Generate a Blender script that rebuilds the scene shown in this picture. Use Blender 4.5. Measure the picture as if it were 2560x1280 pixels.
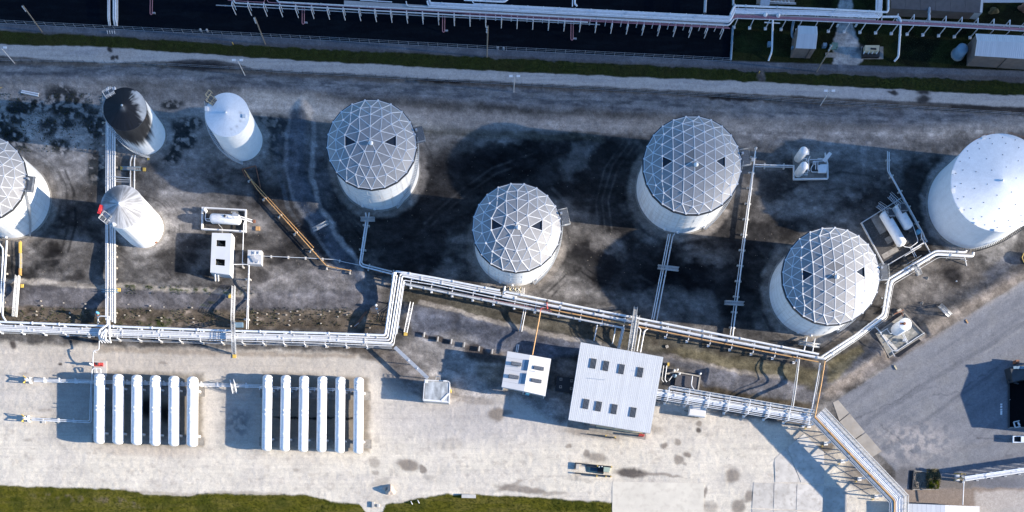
import bpy, math, random
import numpy as np
from mathutils import Vector, Matrix
from mathutils.geometry import delaunay_2d_cdt

random.seed(7)
S = bpy.context.scene
for o in list(bpy.data.objects): bpy.data.objects.remove(o)
COL = S.collection

# ------------------------------------------------------------------ camera, sky, sun
SC = 0.11            # metres per photo pixel on the ground
NX, NY = 1230.0, 1450.0   # the point straight below the camera, in photo pixels
H = 280.0            # flying height
E_SUN = math.radians(17.4)
SUN_DIR = Vector((math.cos(E_SUN)*math.cos(math.radians(-6)), math.cos(E_SUN)*math.sin(math.radians(-6)), math.sin(E_SUN)))

def G(px, py, z=0.0):
    return Vector(((px-1280)*SC, (640-py)*SC, z))
def P(px, py, z=0.0):
    """point at height z that the drone sees at photo pixel px, py"""
    k = (H-z)/H
    return G(NX+(px-NX)*k, NY+(py-NY)*k, z)

cam = bpy.data.cameras.new('camera'); camo = bpy.data.objects.new('camera', cam); COL.objects.link(camo)
camo.location = G(NX, NY, H); camo.rotation_euler = (0, 0, 0)
cam.sensor_width = 36; cam.lens = 36*(H/SC)/2560
cam.shift_x = (1280-NX)/2560; cam.shift_y = (NY-640)/2560
cam.clip_start = 1; cam.clip_end = 6000
S.camera = camo
S.render.resolution_x = 1024; S.render.resolution_y = 512

W = bpy.data.worlds.new('World'); S.world = W; W.use_nodes = True
nt = W.node_tree; nt.nodes.clear()
sky = nt.nodes.new('ShaderNodeTexSky'); sky.sky_type = 'NISHITA'; sky.sun_disc = False
sky.sun_elevation = E_SUN; sky.sun_rotation = math.radians(96); sky.air_density = 1.0; sky.dust_density = 0.2; sky.ozone_density = 6.0
bg = nt.nodes.new('ShaderNodeBackground'); bg.inputs[1].default_value = 0.108
wo = nt.nodes.new('ShaderNodeOutputWorld')
nt.links.new(sky.outputs[0], bg.inputs[0]); nt.links.new(bg.outputs[0], wo.inputs[0])
sl = bpy.data.lights.new('sun', 'SUN'); sl.energy = 4.7; sl.angle = math.radians(0.5); sl.color = (1.0, 0.895, 0.765)
so = bpy.data.objects.new('sun', sl); COL.objects.link(so); so.location = (200, 0, 200)
so.rotation_euler = SUN_DIR.to_track_quat('Z', 'Y').to_euler()
S.view_settings.view_transform = 'Standard'; S.view_settings.look = 'None'
S.view_settings.gamma = 1.0; S.view_settings.exposure = 1.5; S.view_settings.use_curve_mapping = False

# long unseen cloud bank, added off-frame to dim the sun over the north
def shade_cloud():
    me = bpy.data.meshes.new('cloud'); vs = []; fs = []; nu, nv = 28, 14
    for i in range(nv+1):
        t = math.pi*i/nv
        for j in range(nu):
            a = 2*math.pi*j/nu; k = 1+.05*math.sin(3*a+i)+.03*math.sin(7*a)
            vs.append((640*math.sin(t)*math.cos(a)*k, 150*math.sin(t)*math.sin(a)*k, 42*math.cos(t)))
    for i in range(nv):
        for j in range(nu): fs.append((i*nu+j, (i+1)*nu+j, (i+1)*nu+(j+1) % nu, i*nu+(j+1) % nu))
    me.from_pydata(vs, [], fs); m = bpy.data.materials.new('shade_cloud_vapour'); m.use_nodes = True; n = m.node_tree; n.nodes.clear()
    o = n.nodes.new('ShaderNodeOutputMaterial'); v = n.nodes.new('ShaderNodeVolumePrincipled'); v.inputs['Density'].default_value = .0115; v.inputs['Color'].default_value = (.95, .95, .95, 1)
    n.links.new(v.outputs[0], o.inputs['Volume']); me.materials.append(m)
    ob = bpy.data.objects.new('cloud', me); COL.objects.link(ob); ob.location = (1428, 167-150, 450); ob['kind'] = 'stuff'; ob['label'] = 'long pale cloud bank added out of view in the east to dim the sun'; ob['category'] = 'cloud'
shade_cloud()
S.cycles.volume_bounces = 1

# ------------------------------------------------------------------ numpy noise
def _hash(ix, iy, seed):
    h = (ix.astype(np.int64)*374761393 + iy.astype(np.int64)*668265263 + seed*1274126177) & 0xffffffff
    h = ((h ^ (h >> 13)) * 1274126177) & 0xffffffff
    return ((h ^ (h >> 16)) & 0xffff).astype(np.float32)/65535.0
def vnoise(x, y, seed=0):
    ix = np.floor(x); iy = np.floor(y); fx = x-ix; fy = y-iy
    fx = fx*fx*(3-2*fx); fy = fy*fy*(3-2*fy)
    a = _hash(ix, iy, seed); b = _hash(ix+1, iy, seed); c = _hash(ix, iy+1, seed); d = _hash(ix+1, iy+1, seed)
    return (a*(1-fx)+b*fx)*(1-fy)+(c*(1-fx)+d*fx)*fy
def fbm(x, y, seed=0, oct=4):
    s = 0; a = 0.5; t = 0
    for i in range(oct):
        s = s+a*vnoise(x, y, seed+i*17); t += a; x = x*2.03; y = y*2.03; a *= 0.55
    return s/t
def sstep(a, b, x):
    t = np.clip((x-a)/(b-a), 0, 1); return t*t*(3-2*t)

# ------------------------------------------------------------------ materials
MATS = {}
def new_mat(name):
    m = bpy.data.materials.new(name); m.use_nodes = True; MATS[name] = m
    n = m.node_tree.nodes; return m, n, m.node_tree.links, n['Principled BSDF']
def pmat(name, col, rough=0.6, metal=0.0, var=0.12, scale=0.8, dirt=None, dirt_amt=0.3, stretch=None, bump=0.0, spec=0.5, rnd=.05):
    """paint or metal with uneven tone, and optional dirt of another colour"""
    m, N, L, B = new_mat(name)
    tc = N.new('ShaderNodeTexCoord'); mp = N.new('ShaderNodeMapping')
    if stretch: mp.inputs['Scale'].default_value = stretch
    L.new(tc.outputs['Object'], mp.inputs[0])
    n1 = N.new('ShaderNodeTexNoise'); n1.inputs['Scale'].default_value = scale; n1.inputs['Detail'].default_value = 6
    L.new(mp.outputs[0], n1.inputs['Vector'])
    r = N.new('ShaderNodeMapRange'); r.inputs[1].default_value = .3; r.inputs[2].default_value = .7
    r.inputs[3].default_value = 1-var; r.inputs[4].default_value = 1+var*.5
    L.new(n1.outputs[0], r.inputs[0])
    mx = N.new('ShaderNodeVectorMath'); mx.operation = 'SCALE'; mx.inputs[0].default_value = col[:3]
    oi = N.new('ShaderNodeObjectInfo'); rr = N.new('ShaderNodeMapRange'); rr.inputs[3].default_value = 1-rnd; rr.inputs[4].default_value = 1+rnd*.6
    L.new(oi.outputs['Random'], rr.inputs[0]); mu = N.new('ShaderNodeMath'); mu.operation = 'MULTIPLY'; L.new(r.outputs[0], mu.inputs[0]); L.new(rr.outputs[0], mu.inputs[1])
    L.new(mu.outputs[0], mx.inputs['Scale'])
    of = N.new('ShaderNodeMath'); of.operation = 'MULTIPLY'; of.inputs[1].default_value = 37.0; L.new(oi.outputs['Random'], of.inputs[0]); L.new(of.outputs[0], mp.inputs['Location'])
    out = mx.outputs[0]
    if dirt:
        n2 = N.new('ShaderNodeTexNoise'); n2.inputs['Scale'].default_value = scale*2.7; n2.inputs['Detail'].default_value = 8
        L.new(mp.outputs[0], n2.inputs['Vector'])
        r2 = N.new('ShaderNodeMapRange'); r2.inputs[1].default_value = .5; r2.inputs[2].default_value = .75
        r2.inputs[3].default_value = 0; r2.inputs[4].default_value = dirt_amt
        L.new(n2.outputs[0], r2.inputs[0])
        mi = N.new('ShaderNodeMix'); mi.data_type = 'RGBA'; L.new(r2.outputs[0], mi.inputs[0]); L.new(out, mi.inputs[6]); mi.inputs[7].default_value = (*dirt, 1)
        out = mi.outputs[2]
    L.new(out, B.inputs['Base Color'])
    B.inputs['Roughness'].default_value = rough; B.inputs['Metallic'].default_value = metal
    B.inputs['Specular IOR Level'].default_value = spec
    if bump:
        bp = N.new('ShaderNodeBump'); bp.inputs['Strength'].default_value = bump; bp.inputs['Distance'].default_value = .1
        L.new(n1.outputs[0], bp.inputs['Height']); L.new(bp.outputs[0], B.inputs['Normal'])
    return m
def vmat(name, rough=0.8, noise=((0.25, .12), (1.6, .2), (7, .16)), bump=.35, spec=.3, dist=.12):
    """colour attribute with finer grain on top"""
    m, N, L, B = new_mat(name)
    at = N.new('ShaderNodeAttribute'); at.attribute_name = 'Col'
    tc = N.new('ShaderNodeTexCoord'); out = at.outputs['Color']; last = None; one = N.new('ShaderNodeValue'); one.outputs[0].default_value = 1.0
    for sc, am in noise:
        n1 = N.new('ShaderNodeTexNoise'); n1.inputs['Scale'].default_value = sc; n1.inputs['Detail'].default_value = 5
        n1.inputs['Roughness'].default_value = .65
        L.new(tc.outputs['Object'], n1.inputs['Vector'])
        r = N.new('ShaderNodeMapRange'); r.inputs[1].default_value = .25; r.inputs[2].default_value = .75
        r.inputs[3].default_value = 1-am; r.inputs[4].default_value = 1+am
        L.new(n1.outputs[0], r.inputs[0])
        fa = N.new('ShaderNodeMix'); L.new(at.outputs['Alpha'], fa.inputs[0]); fa.inputs[2].default_value = 1.0; L.new(r.outputs[0], fa.inputs[3])
        mx = N.new('ShaderNodeVectorMath'); mx.operation = 'SCALE'; L.new(out, mx.inputs[0]); L.new(fa.outputs[0], mx.inputs['Scale'])
        out = mx.outputs[0]; last = n1
    L.new(out, B.inputs['Base Color']); B.inputs['Roughness'].default_value = rough; B.inputs['Specular IOR Level'].default_value = spec
    if bump:
        bp = N.new('ShaderNodeBump'); bp.inputs['Strength'].default_value = bump; bp.inputs['Distance'].default_value = dist
        L.new(last.outputs[0], bp.inputs['Height']); L.new(bp.outputs[0], B.inputs['Normal'])
    return m

ground_m = vmat('ground_soil', rough=1.0, spec=.04, noise=((.35, .14), (1.1, .18), (2.4, .30), (5.5, .28)), bump=.8, dist=.10)
stain_m = vmat('stained_paint', rough=.75, noise=((.6, .08), (3, .08)), bump=0)
white = pmat('white_paint', (.72, .72, .71), .45, var=.05, dirt=(.45, .40, .34), dirt_amt=.25, scale=.5)
whitep = pmat('white_pipe', (.76, .76, .75), .4, var=.12, dirt=(.35, .30, .26), dirt_amt=.35, scale=1.2)
greyp = pmat('grey_pipe', (.42, .44, .46), .45, .3, var=.15, dirt=(.2, .16, .12), dirt_amt=.35)
dullp = pmat('dull_pipe', (.58, .58, .57), .5, .1, var=.15, dirt=(.25, .2, .15), dirt_amt=.4)
shell = pmat('tank_shell', (.72, .74, .75), .5, var=.10, scale=.5, stretch=(1, 1, .06), dirt=(.36, .31, .26), dirt_amt=.5)
shell7 = pmat('tank_shell_new', (.80, .81, .82), .5, var=.04, scale=.25, stretch=(1, 1, .1))
seam_m = pmat('plate_seam', (.60, .60, .59), .6, var=.2, scale=1, dirt=(.3,.24,.2), dirt_amt=.5)
whitep2 = pmat('dull_white_pipe', (.62, .62, .61), .5, var=.14, dirt=(.3, .25, .21), dirt_amt=.4, scale=1.5)
whitep3 = pmat('cool_white_pipe', (.70, .72, .74), .4, var=.1, dirt=(.36, .34, .3), dirt_amt=.3, scale=.8)
bullet_m = pmat('vessel_paint', (.77, .77, .76), .4, var=.06, dirt=(.42, .36, .29), dirt_amt=.35, scale=.45)
alu = pmat('aluminium_panel', (.285, .282, .28), .5, .15, var=.12, scale=.7, rnd=.07, dirt=(.16,.15,.14), dirt_amt=.3)
alu2 = pmat('aluminium_panel_dull', (.18, .177, .173), .55, .1, var=.10, scale=.5)
rib = pmat('aluminium_rib', (.68, .68, .67), .45, .1, var=.06)
darkglass = pmat('dark_panel', (.02, .025, .035), .3, var=.2)
steel = pmat('galvanised_steel', (.46, .48, .50), .45, .4, var=.15, scale=2)
darksteel = pmat('dark_steel', (.06, .065, .07), .5, .4, var=.2)
grate = pmat('walkway_grating', (.40, .395, .38), .7, .0, var=.2, scale=3, dirt=(.15, .14, .12), dirt_amt=.4)
darkgrate = pmat('dark_grating', (.13, .14, .15), .7, .2, var=.4, scale=4)
orange = pmat('orange_pipe', (.55, .31, .12), .55, var=.15, dirt=(.28, .13, .06), dirt_amt=.4)
red = pmat('red_paint', (.50, .06, .05), .5, var=.15, dirt=(.18, .05, .04), dirt_amt=.4)
pink = pmat('faded_red_pipe', (.40, .19, .22), .5, var=.2, dirt=(.25, .1, .1), dirt_amt=.3)
bright_red = pmat('bright_red_cover', (.75, .05, .05), .5, var=.1)
yellow = pmat('yellow_paint', (.68, .46, .09), .5, var=.15, dirt=(.4, .28, .12), dirt_amt=.4)
concrete = pmat('concrete', (.42, .38, .32), .9, var=.2, scale=.6, dirt=(.2, .18, .15), dirt_amt=.45, bump=.2)
concrete2 = pmat('pale_concrete', (.50, .48, .44), .9, var=.15, scale=.35, dirt=(.3, .28, .25), dirt_amt=.45, bump=.15)
concrete3 = pmat('stained_concrete', (.27, .25, .22), .9, var=.3, scale=.7, dirt=(.12, .10, .08), dirt_amt=.6, bump=.2)
darkcon = pmat('wet_dark_concrete', (.05, .045, .04), .6, var=.4, scale=.8, dirt=(.16, .15, .12), dirt_amt=.5)
blackfluid = pmat('black_puddle', (.012, .011, .011), .35, var=.3)
roof_w = pmat('white_metal_roof', (.60, .61, .61), .4, .05, var=.05, scale=.2, dirt=(.5, .5, .5), dirt_amt=.2)
roof_c = pmat('cream_metal_roof', (.66, .64, .61), .5, .0, var=.05, scale=.2)
wall_b = pmat('brown_wall', (.20, .15, .12), .8, var=.2, scale=.6, dirt=(.11, .09, .08), dirt_amt=.4)
wall_g = pmat('grey_wall', (.45, .47, .48), .7, var=.15)
wall_c = pmat('cream_wall', (.52, .45, .30), .7, var=.15)
wood = pmat('weathered_wood', (.22, .19, .15), .8, var=.25, scale=3)
rust = pmat('rusty_steel', (.26, .11, .06), .8, var=.3, scale=3)
green = pmat('green_cabinet', (.12, .20, .16), .5, var=.15)
palegreen = pmat('pale_green_cabinet', (.33, .40, .32), .5, var=.1)
blue = pmat('blue_paint', (.08, .28, .42), .5, var=.15)
bluegrey = pmat('blue_grey_plastic', (.17, .26, .33), .5, var=.15)
brush = pmat('dry_shrub', (.10, .085, .035), .9, var=.4, scale=3)
grass_m = pmat('grass_blades', (.072, .082, .007), .95, spec=.05, var=.45, scale=.5, dirt=(.13, .10, .02), dirt_amt=.5)
grass_d = pmat('dark_grass_blades', (.045, .058, .014), .8, var=.4, scale=.5, dirt=(.05, .045, .016), dirt_amt=.5)
sandm = pmat('sand_heap', (.50, .40, .32), .95, var=.15, scale=2, bump=.5)
black = pmat('black_rubber', (.012, .012, .014), .5, var=.2)
carpaint = pmat('white_car_paint', (.66, .72, .78), .3, var=.03)
glass_m = pmat('dark_window_glass', (.03, .05, .07), .1, var=.05)

# ------------------------------------------------------------------ objects
ORG = {}
def tag(o, label=None, cat=None, group=None, kind=None):
    if label: o['label'] = label
    if cat: o['category'] = cat
    if group: o['group'] = group
    if kind: o['kind'] = kind
    return o
def thing(name, label, cat, loc, group=None):
    o = bpy.data.objects.new(name, None); COL.objects.link(o); o.location = loc; o.empty_display_size = .5
    ORG[o.name] = Vector(loc); tag(o, label, cat, group); return o

class MB:
    """collects shapes in world metres and links them as one mesh"""
    def __init__(s): s.v = []; s.f = []; s.sm = []
    def add(s, vs, fs, smooth=False):
        b = len(s.v); s.v += [tuple(v) for v in vs]; s.f += [tuple(i+b for i in f) for f in fs]; s.sm += [smooth]*len(fs); return s
    def hexa(s, b4, t4):
        return s.add(list(b4)+list(t4), [(3,2,1,0),(4,5,6,7),(0,1,5,4),(1,2,6,5),(2,3,7,6),(3,0,4,7)])
    def box(s, c, sx, sy, sz, rz=0.0):
        """box with its bottom centre at c"""
        ca, sa = math.cos(rz), math.sin(rz)
        q = [(c[0]+x*sx/2*ca-y*sy/2*sa, c[1]+x*sx/2*sa+y*sy/2*ca) for x, y in ((-1,-1),(1,-1),(1,1),(-1,1))]
        return s.hexa([(x, y, c[2]) for x, y in q], [(x, y, c[2]+sz) for x, y in q])
    def prism(s, pts, z0, z1):
        n = len(pts); a = sum(pts[i][0]*pts[(i+1)%n][1]-pts[(i+1)%n][0]*pts[i][1] for i in range(n))
        if a < 0: pts = pts[::-1]
        s.add([(p[0], p[1], z0) for p in pts]+[(p[0], p[1], z1) for p in pts],
              [tuple(range(n-1, -1, -1)), tuple(range(n, 2*n))]+[(i, (i+1)%n, n+(i+1)%n, n+i) for i in range(n)]); return s
    def beam(s, p, q, w, h):
        """rectangular bar, w wide and h high, centred on the line p to q"""
        p = Vector(p); q = Vector(q); d = (q-p).normalized()
        side = d.cross(Vector((0,0,1)))
        if side.length < 1e-3: side = Vector((1,0,0))
        side.normalize(); up = side.cross(d).normalized(); a = side*w/2; b = up*h/2
        return s.hexa([p-a-b, p+a-b, p+a+b, p-a+b], [q-a-b, q+a-b, q+a+b, q-a+b])
    def tube(s, pts, r, n=8, cap=True):
        pts = [Vector(p) for p in pts]; m = len(pts); base = len(s.v); prev = None
        for i, p in enumerate(pts):
            if i == 0: t = pts[1]-p
            elif i == m-1: t = p-pts[i-1]
            else: t = (pts[i+1]-p).normalized()+(p-pts[i-1]).normalized()
            t.normalize()
            if prev is None:
                u = t.cross(Vector((0,0,1)))
                if u.length < 1e-3: u = Vector((1,0,0))
            else: u = prev-t*prev.dot(t)
            u.normalize(); prev = u; w = t.cross(u)
            k = 1.0
            if 0 < i < m-1:
                c = max(.5, (pts[i+1]-p).normalized().dot(t)); k = 1/c
                bis = ((pts[i+1]-p).normalized()-(p-pts[i-1]).normalized())
                bis = bis.normalized() if bis.length > 1e-4 else None
            for j in range(n):
                a = 2*math.pi*j/n; o = u*math.cos(a)*r+w*math.sin(a)*r
                if 0 < i < m-1 and bis is not None: o = o+bis*o.dot(bis)*(k-1)
                s.v.append(tuple(p+o))
        for i in range(m-1):
            for j in range(n):
                a = base+i*n+j; b = base+i*n+(j+1)%n; s.f.append((a, b, b+n, a+n)); s.sm.append(True)
        if cap:
            k0 = len(s.v); s.v += s.v[base:base+n]+s.v[base+(m-1)*n:base+m*n]
            s.f.append(tuple(k0+j for j in range(n-1, -1, -1))); s.sm.append(False)
            s.f.append(tuple(k0+n+j for j in range(n))); s.sm.append(False)
        return s
    def lathe(s, c, prof, n=32, smooth=True, a0=0, a1=2*math.pi, axis=None):
        """profile of (radius, height) turned about the vertical through c"""
        base = len(s.v); full = abs(a1-a0-2*math.pi) < 1e-6; k = n if full else n+1
        for r, z in prof:
            for j in range(k):
                a = a0+(a1-a0)*j/n; s.v.append((c[0]+r*math.cos(a), c[1]+r*math.sin(a), c[2]+z))
        for i in range(len(prof)-1):
            for j in range(n):
                p = base+i*k+j; q = base+i*k+(j+1)%k; s.f.append((p, q, q+k, p+k)); s.sm.append(smooth)
        return s
    def build(s, name, mat, parent=None, label=None, kind=None):
        off = Vector((0,0,0)); root = parent
        while root is not None and root.parent is not None: root = root.parent
        if root is not None: off = ORG.get(root.name, Vector((0,0,0)))
        me = bpy.data.meshes.new(name)
        me.from_pydata([(v[0]-off[0], v[1]-off[1], v[2]-off[2]) for v in s.v], [], s.f)
        me.polygons.foreach_set('use_smooth', s.sm); me.materials.append(mat)
        o = bpy.data.objects.new(name, me); COL.objects.link(o)
        if parent is not None: o.parent = parent
        if label: o['label'] = label
        if kind: o['kind'] = kind
        return o
def single(mb, name, mat, label, cat, loc, group=None):
    """a thing that is one mesh, its origin at loc"""
    me = bpy.data.meshes.new(name)
    me.from_pydata([(v[0]-loc[0], v[1]-loc[1], v[2]-loc[2]) for v in mb.v], [], mb.f)
    me.polygons.foreach_set('use_smooth', mb.sm); me.materials.append(mat)
    o = bpy.data.objects.new(name, me); COL.objects.link(o); o.location = loc; ORG[o.name] = Vector(loc)
    return tag(o, label, cat, group)

# ------------------------------------------------------------------ ground: heights and soil colours
BERMS = [  # crest line in photo pixels, height, half width in pixels
    ([(-200,190),(400,196),(800,232),(1280,262),(1900,296),(2700,330)], 1.5, 34),
    ([(756,235),(750,430),(775,510),(838,585),(905,680),(940,750)], .8, 26),
    ([(-200,722),(160,728),(560,742),(900,752)], 1.2, 30),
    ([(1020,775),(1250,820),(1450,868),(1700,912),(1900,955),(2050,965),(2160,905),(2330,800),(2600,660)], 1.2, 30),
]
TANKS = [  # key, rim centre px, rim radius px, rim height
    ('g0', -42, 443, 108, 15.4), ('g1', 929, 361, 113, 16.0), ('g2', 1292, 569, 112, 14.2), ('g3', 1731, 413, 124, 15.8),
    ('g4', 2078, 690, 123, 14.4), ('c1', 2499.5, 456.5, 122.5, 14.6), ('s1', 312.5, 273, 54.5, 15.4), ('s2', 568, 287, 55.5, 15.6), ('s3', 306, 517, 54.5, 15.8)]
def tank_base(px, py, r, h):
    k = (H-h)/H; return NX+(px-NX)*k, NY+(py-NY)*k, r*k

def seg_dist(X, Y, pts):
    d = np.full(X.shape, 1e9, np.float32)
    for (x0, y0), (x1, y1) in zip(pts[:-1], pts[1:]):
        dx, dy = x1-x0, y1-y0; t = np.clip(((X-x0)*dx+(Y-y0)*dy)/(dx*dx+dy*dy+1e-9), 0, 1)
        d = np.minimum(d, np.hypot(X-x0-t*dx, Y-y0-t*dy))
    return d
def inside(X, Y, pts):
    m = np.zeros(X.shape, bool); n = len(pts)
    for i in range(n):
        x0, y0 = pts[i]; x1, y1 = pts[(i+1) % n]
        if y0 == y1: continue
        m ^= ((Y > min(y0, y1)) & (Y <= max(y0, y1)) & (X < (x1-x0)*(Y-y0)/(y1-y0)+x0))
    return m
def polymask(X, Y, pts, soft=6):
    d = seg_dist(X, Y, pts+[pts[0]]); d = np.where(inside(X, Y, pts), d, -d)
    return sstep(-soft, soft, d)
def interp(xs, pts): return np.interp(xs, [p[0] for p in pts], [p[1] for p in pts])

step = 2.35
ux = np.arange(-150, 2711, step); uy = np.arange(-110, 1391, step)
far = np.array([26000., 14000, 7000, 3500, 1800, 900, 420, 200, 90, 40, 15])
gx = np.concatenate([ux[0]-far, ux, ux[-1]+far[::-1]]); gy = np.concatenate([uy[0]-far, uy, uy[-1]+far[::-1]])
X, Y = np.meshgrid(gx, gy); X = X.astype(np.float32); Y = Y.astype(np.float32)
WX = X+16*(fbm(X/60, Y/60, 3)-.5)+9*(fbm(X/14, Y/14, 5, 3)-.5); WY = Y+14*(fbm(X/60, Y/60, 13)-.5)+9*(fbm(X/14, Y/14, 15, 3)-.5)
SX = X+7*(fbm(X/30, Y/30, 23)-.5); SY = Y+7*(fbm(X/30, Y/30, 33)-.5)
N1 = fbm(X/150, Y/110, 41); N2 = fbm(X/42, Y/34, 42); N3 = fbm(X/12, Y/12, 43); N4 = fbm(X/5, Y/5, 44, 3)
C = np.zeros(X.shape+(3,), np.float32)
REG = np.zeros(X.shape, np.int8)     # 0 ground 1 yard asphalt 2 gravel road 3 paved yard 4 south grass 5 north grass 6 lawn 7 drive 8 kerb strip
def put(mask, col, amt=1.0):
    global C
    a = (mask*amt)[..., None]; C = C*(1-a)+np.array(col, np.float32)*a
W2X = WX+70*(fbm(X/75, Y/60, 53)-.5)+26*(fbm(X/20, Y/18, 54, 3)-.5); W2Y = WY+60*(fbm(X/75, Y/60, 55)-.5)+26*(fbm(X/20, Y/18, 56, 3)-.5)
def ell(cx, cy, rx, ry, rot=0, soft=.35, warp=True):
    x, y = (W2X, W2Y) if (rx > 40 and 300 < cy < 800) else (WX, WY)
    a = math.radians(rot); dx = x-cx; dy = y-cy
    u = (dx*math.cos(a)+dy*math.sin(a))/rx; v = (-dx*math.sin(a)+dy*math.cos(a))/ry
    return 1-sstep(1-soft, 1+soft, np.hypot(u, v))
def line(pts, w, soft=4, warp=True):
    x, y = (WX, WY) if warp else (X, Y)
    return 1-sstep(w-soft, w+soft, seg_dist(x, y, pts))
# soil palette
SAND = (.60, .545, .45); TAN = (.235, .222, .208); MID = (.066, .062, .058); DARK = (.028, .026, .025); BLACK = (.011, .011, .012)
OLIVE = (.085, .077, .058); SLOPE = (.17, .172, .175); LILAC = (.115, .108, .110); DUST = (.33, .305, .28)
GRAVEL = (.42, .40, .37); ROADP = (.185, .19, .205); MUD = (.20, .17, .14)
put(np.ones(X.shape), MID)
put(sstep(.35, .7, N2), TAN, .45); put(sstep(.5, .75, N1), DARK, .5)
# tank yard
yard = polymask(WX, WY, [(-300,215),(640,262),(1280,312),(2000,345),(2400,380),(2360,640),(2200,800),(2060,880),(1010,690),(930,780),(-300,700)], 18)
put(yard, MID, .9)
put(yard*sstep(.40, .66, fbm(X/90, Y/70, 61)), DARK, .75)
put(yard*sstep(.45, .7, fbm(X/34, Y/26, 62)), TAN, .35)
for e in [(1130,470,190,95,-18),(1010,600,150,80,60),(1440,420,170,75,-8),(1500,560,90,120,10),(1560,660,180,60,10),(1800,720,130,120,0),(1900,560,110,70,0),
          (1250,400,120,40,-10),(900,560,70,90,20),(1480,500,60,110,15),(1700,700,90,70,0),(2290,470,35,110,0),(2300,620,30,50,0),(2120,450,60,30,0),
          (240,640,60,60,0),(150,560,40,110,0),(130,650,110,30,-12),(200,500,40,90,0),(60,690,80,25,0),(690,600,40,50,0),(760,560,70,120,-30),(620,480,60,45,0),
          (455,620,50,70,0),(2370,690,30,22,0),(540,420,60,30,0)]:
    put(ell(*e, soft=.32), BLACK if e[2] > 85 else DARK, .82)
put((1-sstep(350, 440, Y+.02*X))*yard*(1-ell(1380,400,260,90,-8,soft=.4)), (.22,.205,.185), .65); put((1-sstep(560, 760, X))*yard*sstep(.4, .62, fbm(X/60+3, Y/50, 151)), (.15,.14,.13), .6)  # lighter northern soil, its tone lifted further to offset the cloud's shade
for e in [(1440,400,45,25,-40),(1520,610,60,30,40),(1770,640,70,22,0),(1410,560,60,60,0),(1660,760,110,40,-10),(1760,800,40,60,0),(1350,720,120,45,10),(1110,690,30,22,0),
          (1850,430,60,90,0),(2060,480,140,40,-25),(1960,520,70,30,0),(1220,340,110,16,4),(700,640,70,60,0),(640,560,30,20,0),(470,560,60,30,0),(560,650,30,30,0)]:
    put(ell(*e, soft=.4), (.21,.195,.18), .50)
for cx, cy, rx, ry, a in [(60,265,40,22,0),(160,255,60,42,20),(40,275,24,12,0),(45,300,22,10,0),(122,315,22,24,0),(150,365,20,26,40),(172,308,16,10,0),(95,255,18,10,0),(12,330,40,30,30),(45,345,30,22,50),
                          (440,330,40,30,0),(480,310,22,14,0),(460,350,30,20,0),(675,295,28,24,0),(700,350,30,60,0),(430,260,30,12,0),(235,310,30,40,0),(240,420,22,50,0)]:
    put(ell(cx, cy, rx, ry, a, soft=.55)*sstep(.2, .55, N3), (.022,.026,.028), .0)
put(ell(120,310,190,140,0,soft=.5), (.36,.33,.30), .8); put(ell(430,250,160,30,4,soft=.6), TAN, .35); put(ell(450,500,70,50), TAN, .4); put(ell(100,440,60,70), TAN, .35)
put(ell(450,300,110,90,0,soft=.6), (.30,.28,.26), .6); put(ell(440,480,60,110,0,soft=.6), (.26,.245,.235), .5)
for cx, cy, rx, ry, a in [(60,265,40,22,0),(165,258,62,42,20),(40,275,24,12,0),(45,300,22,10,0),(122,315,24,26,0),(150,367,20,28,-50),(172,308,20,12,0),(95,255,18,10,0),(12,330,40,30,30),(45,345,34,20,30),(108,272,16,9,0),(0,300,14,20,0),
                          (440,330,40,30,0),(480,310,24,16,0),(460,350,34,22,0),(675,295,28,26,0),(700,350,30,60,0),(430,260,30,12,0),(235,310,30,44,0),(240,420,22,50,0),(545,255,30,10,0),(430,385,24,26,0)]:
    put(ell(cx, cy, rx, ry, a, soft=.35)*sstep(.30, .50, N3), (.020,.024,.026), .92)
put(ell(770,400,60,150,-12,soft=.6), (.075,.08,.09), .6)
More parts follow.
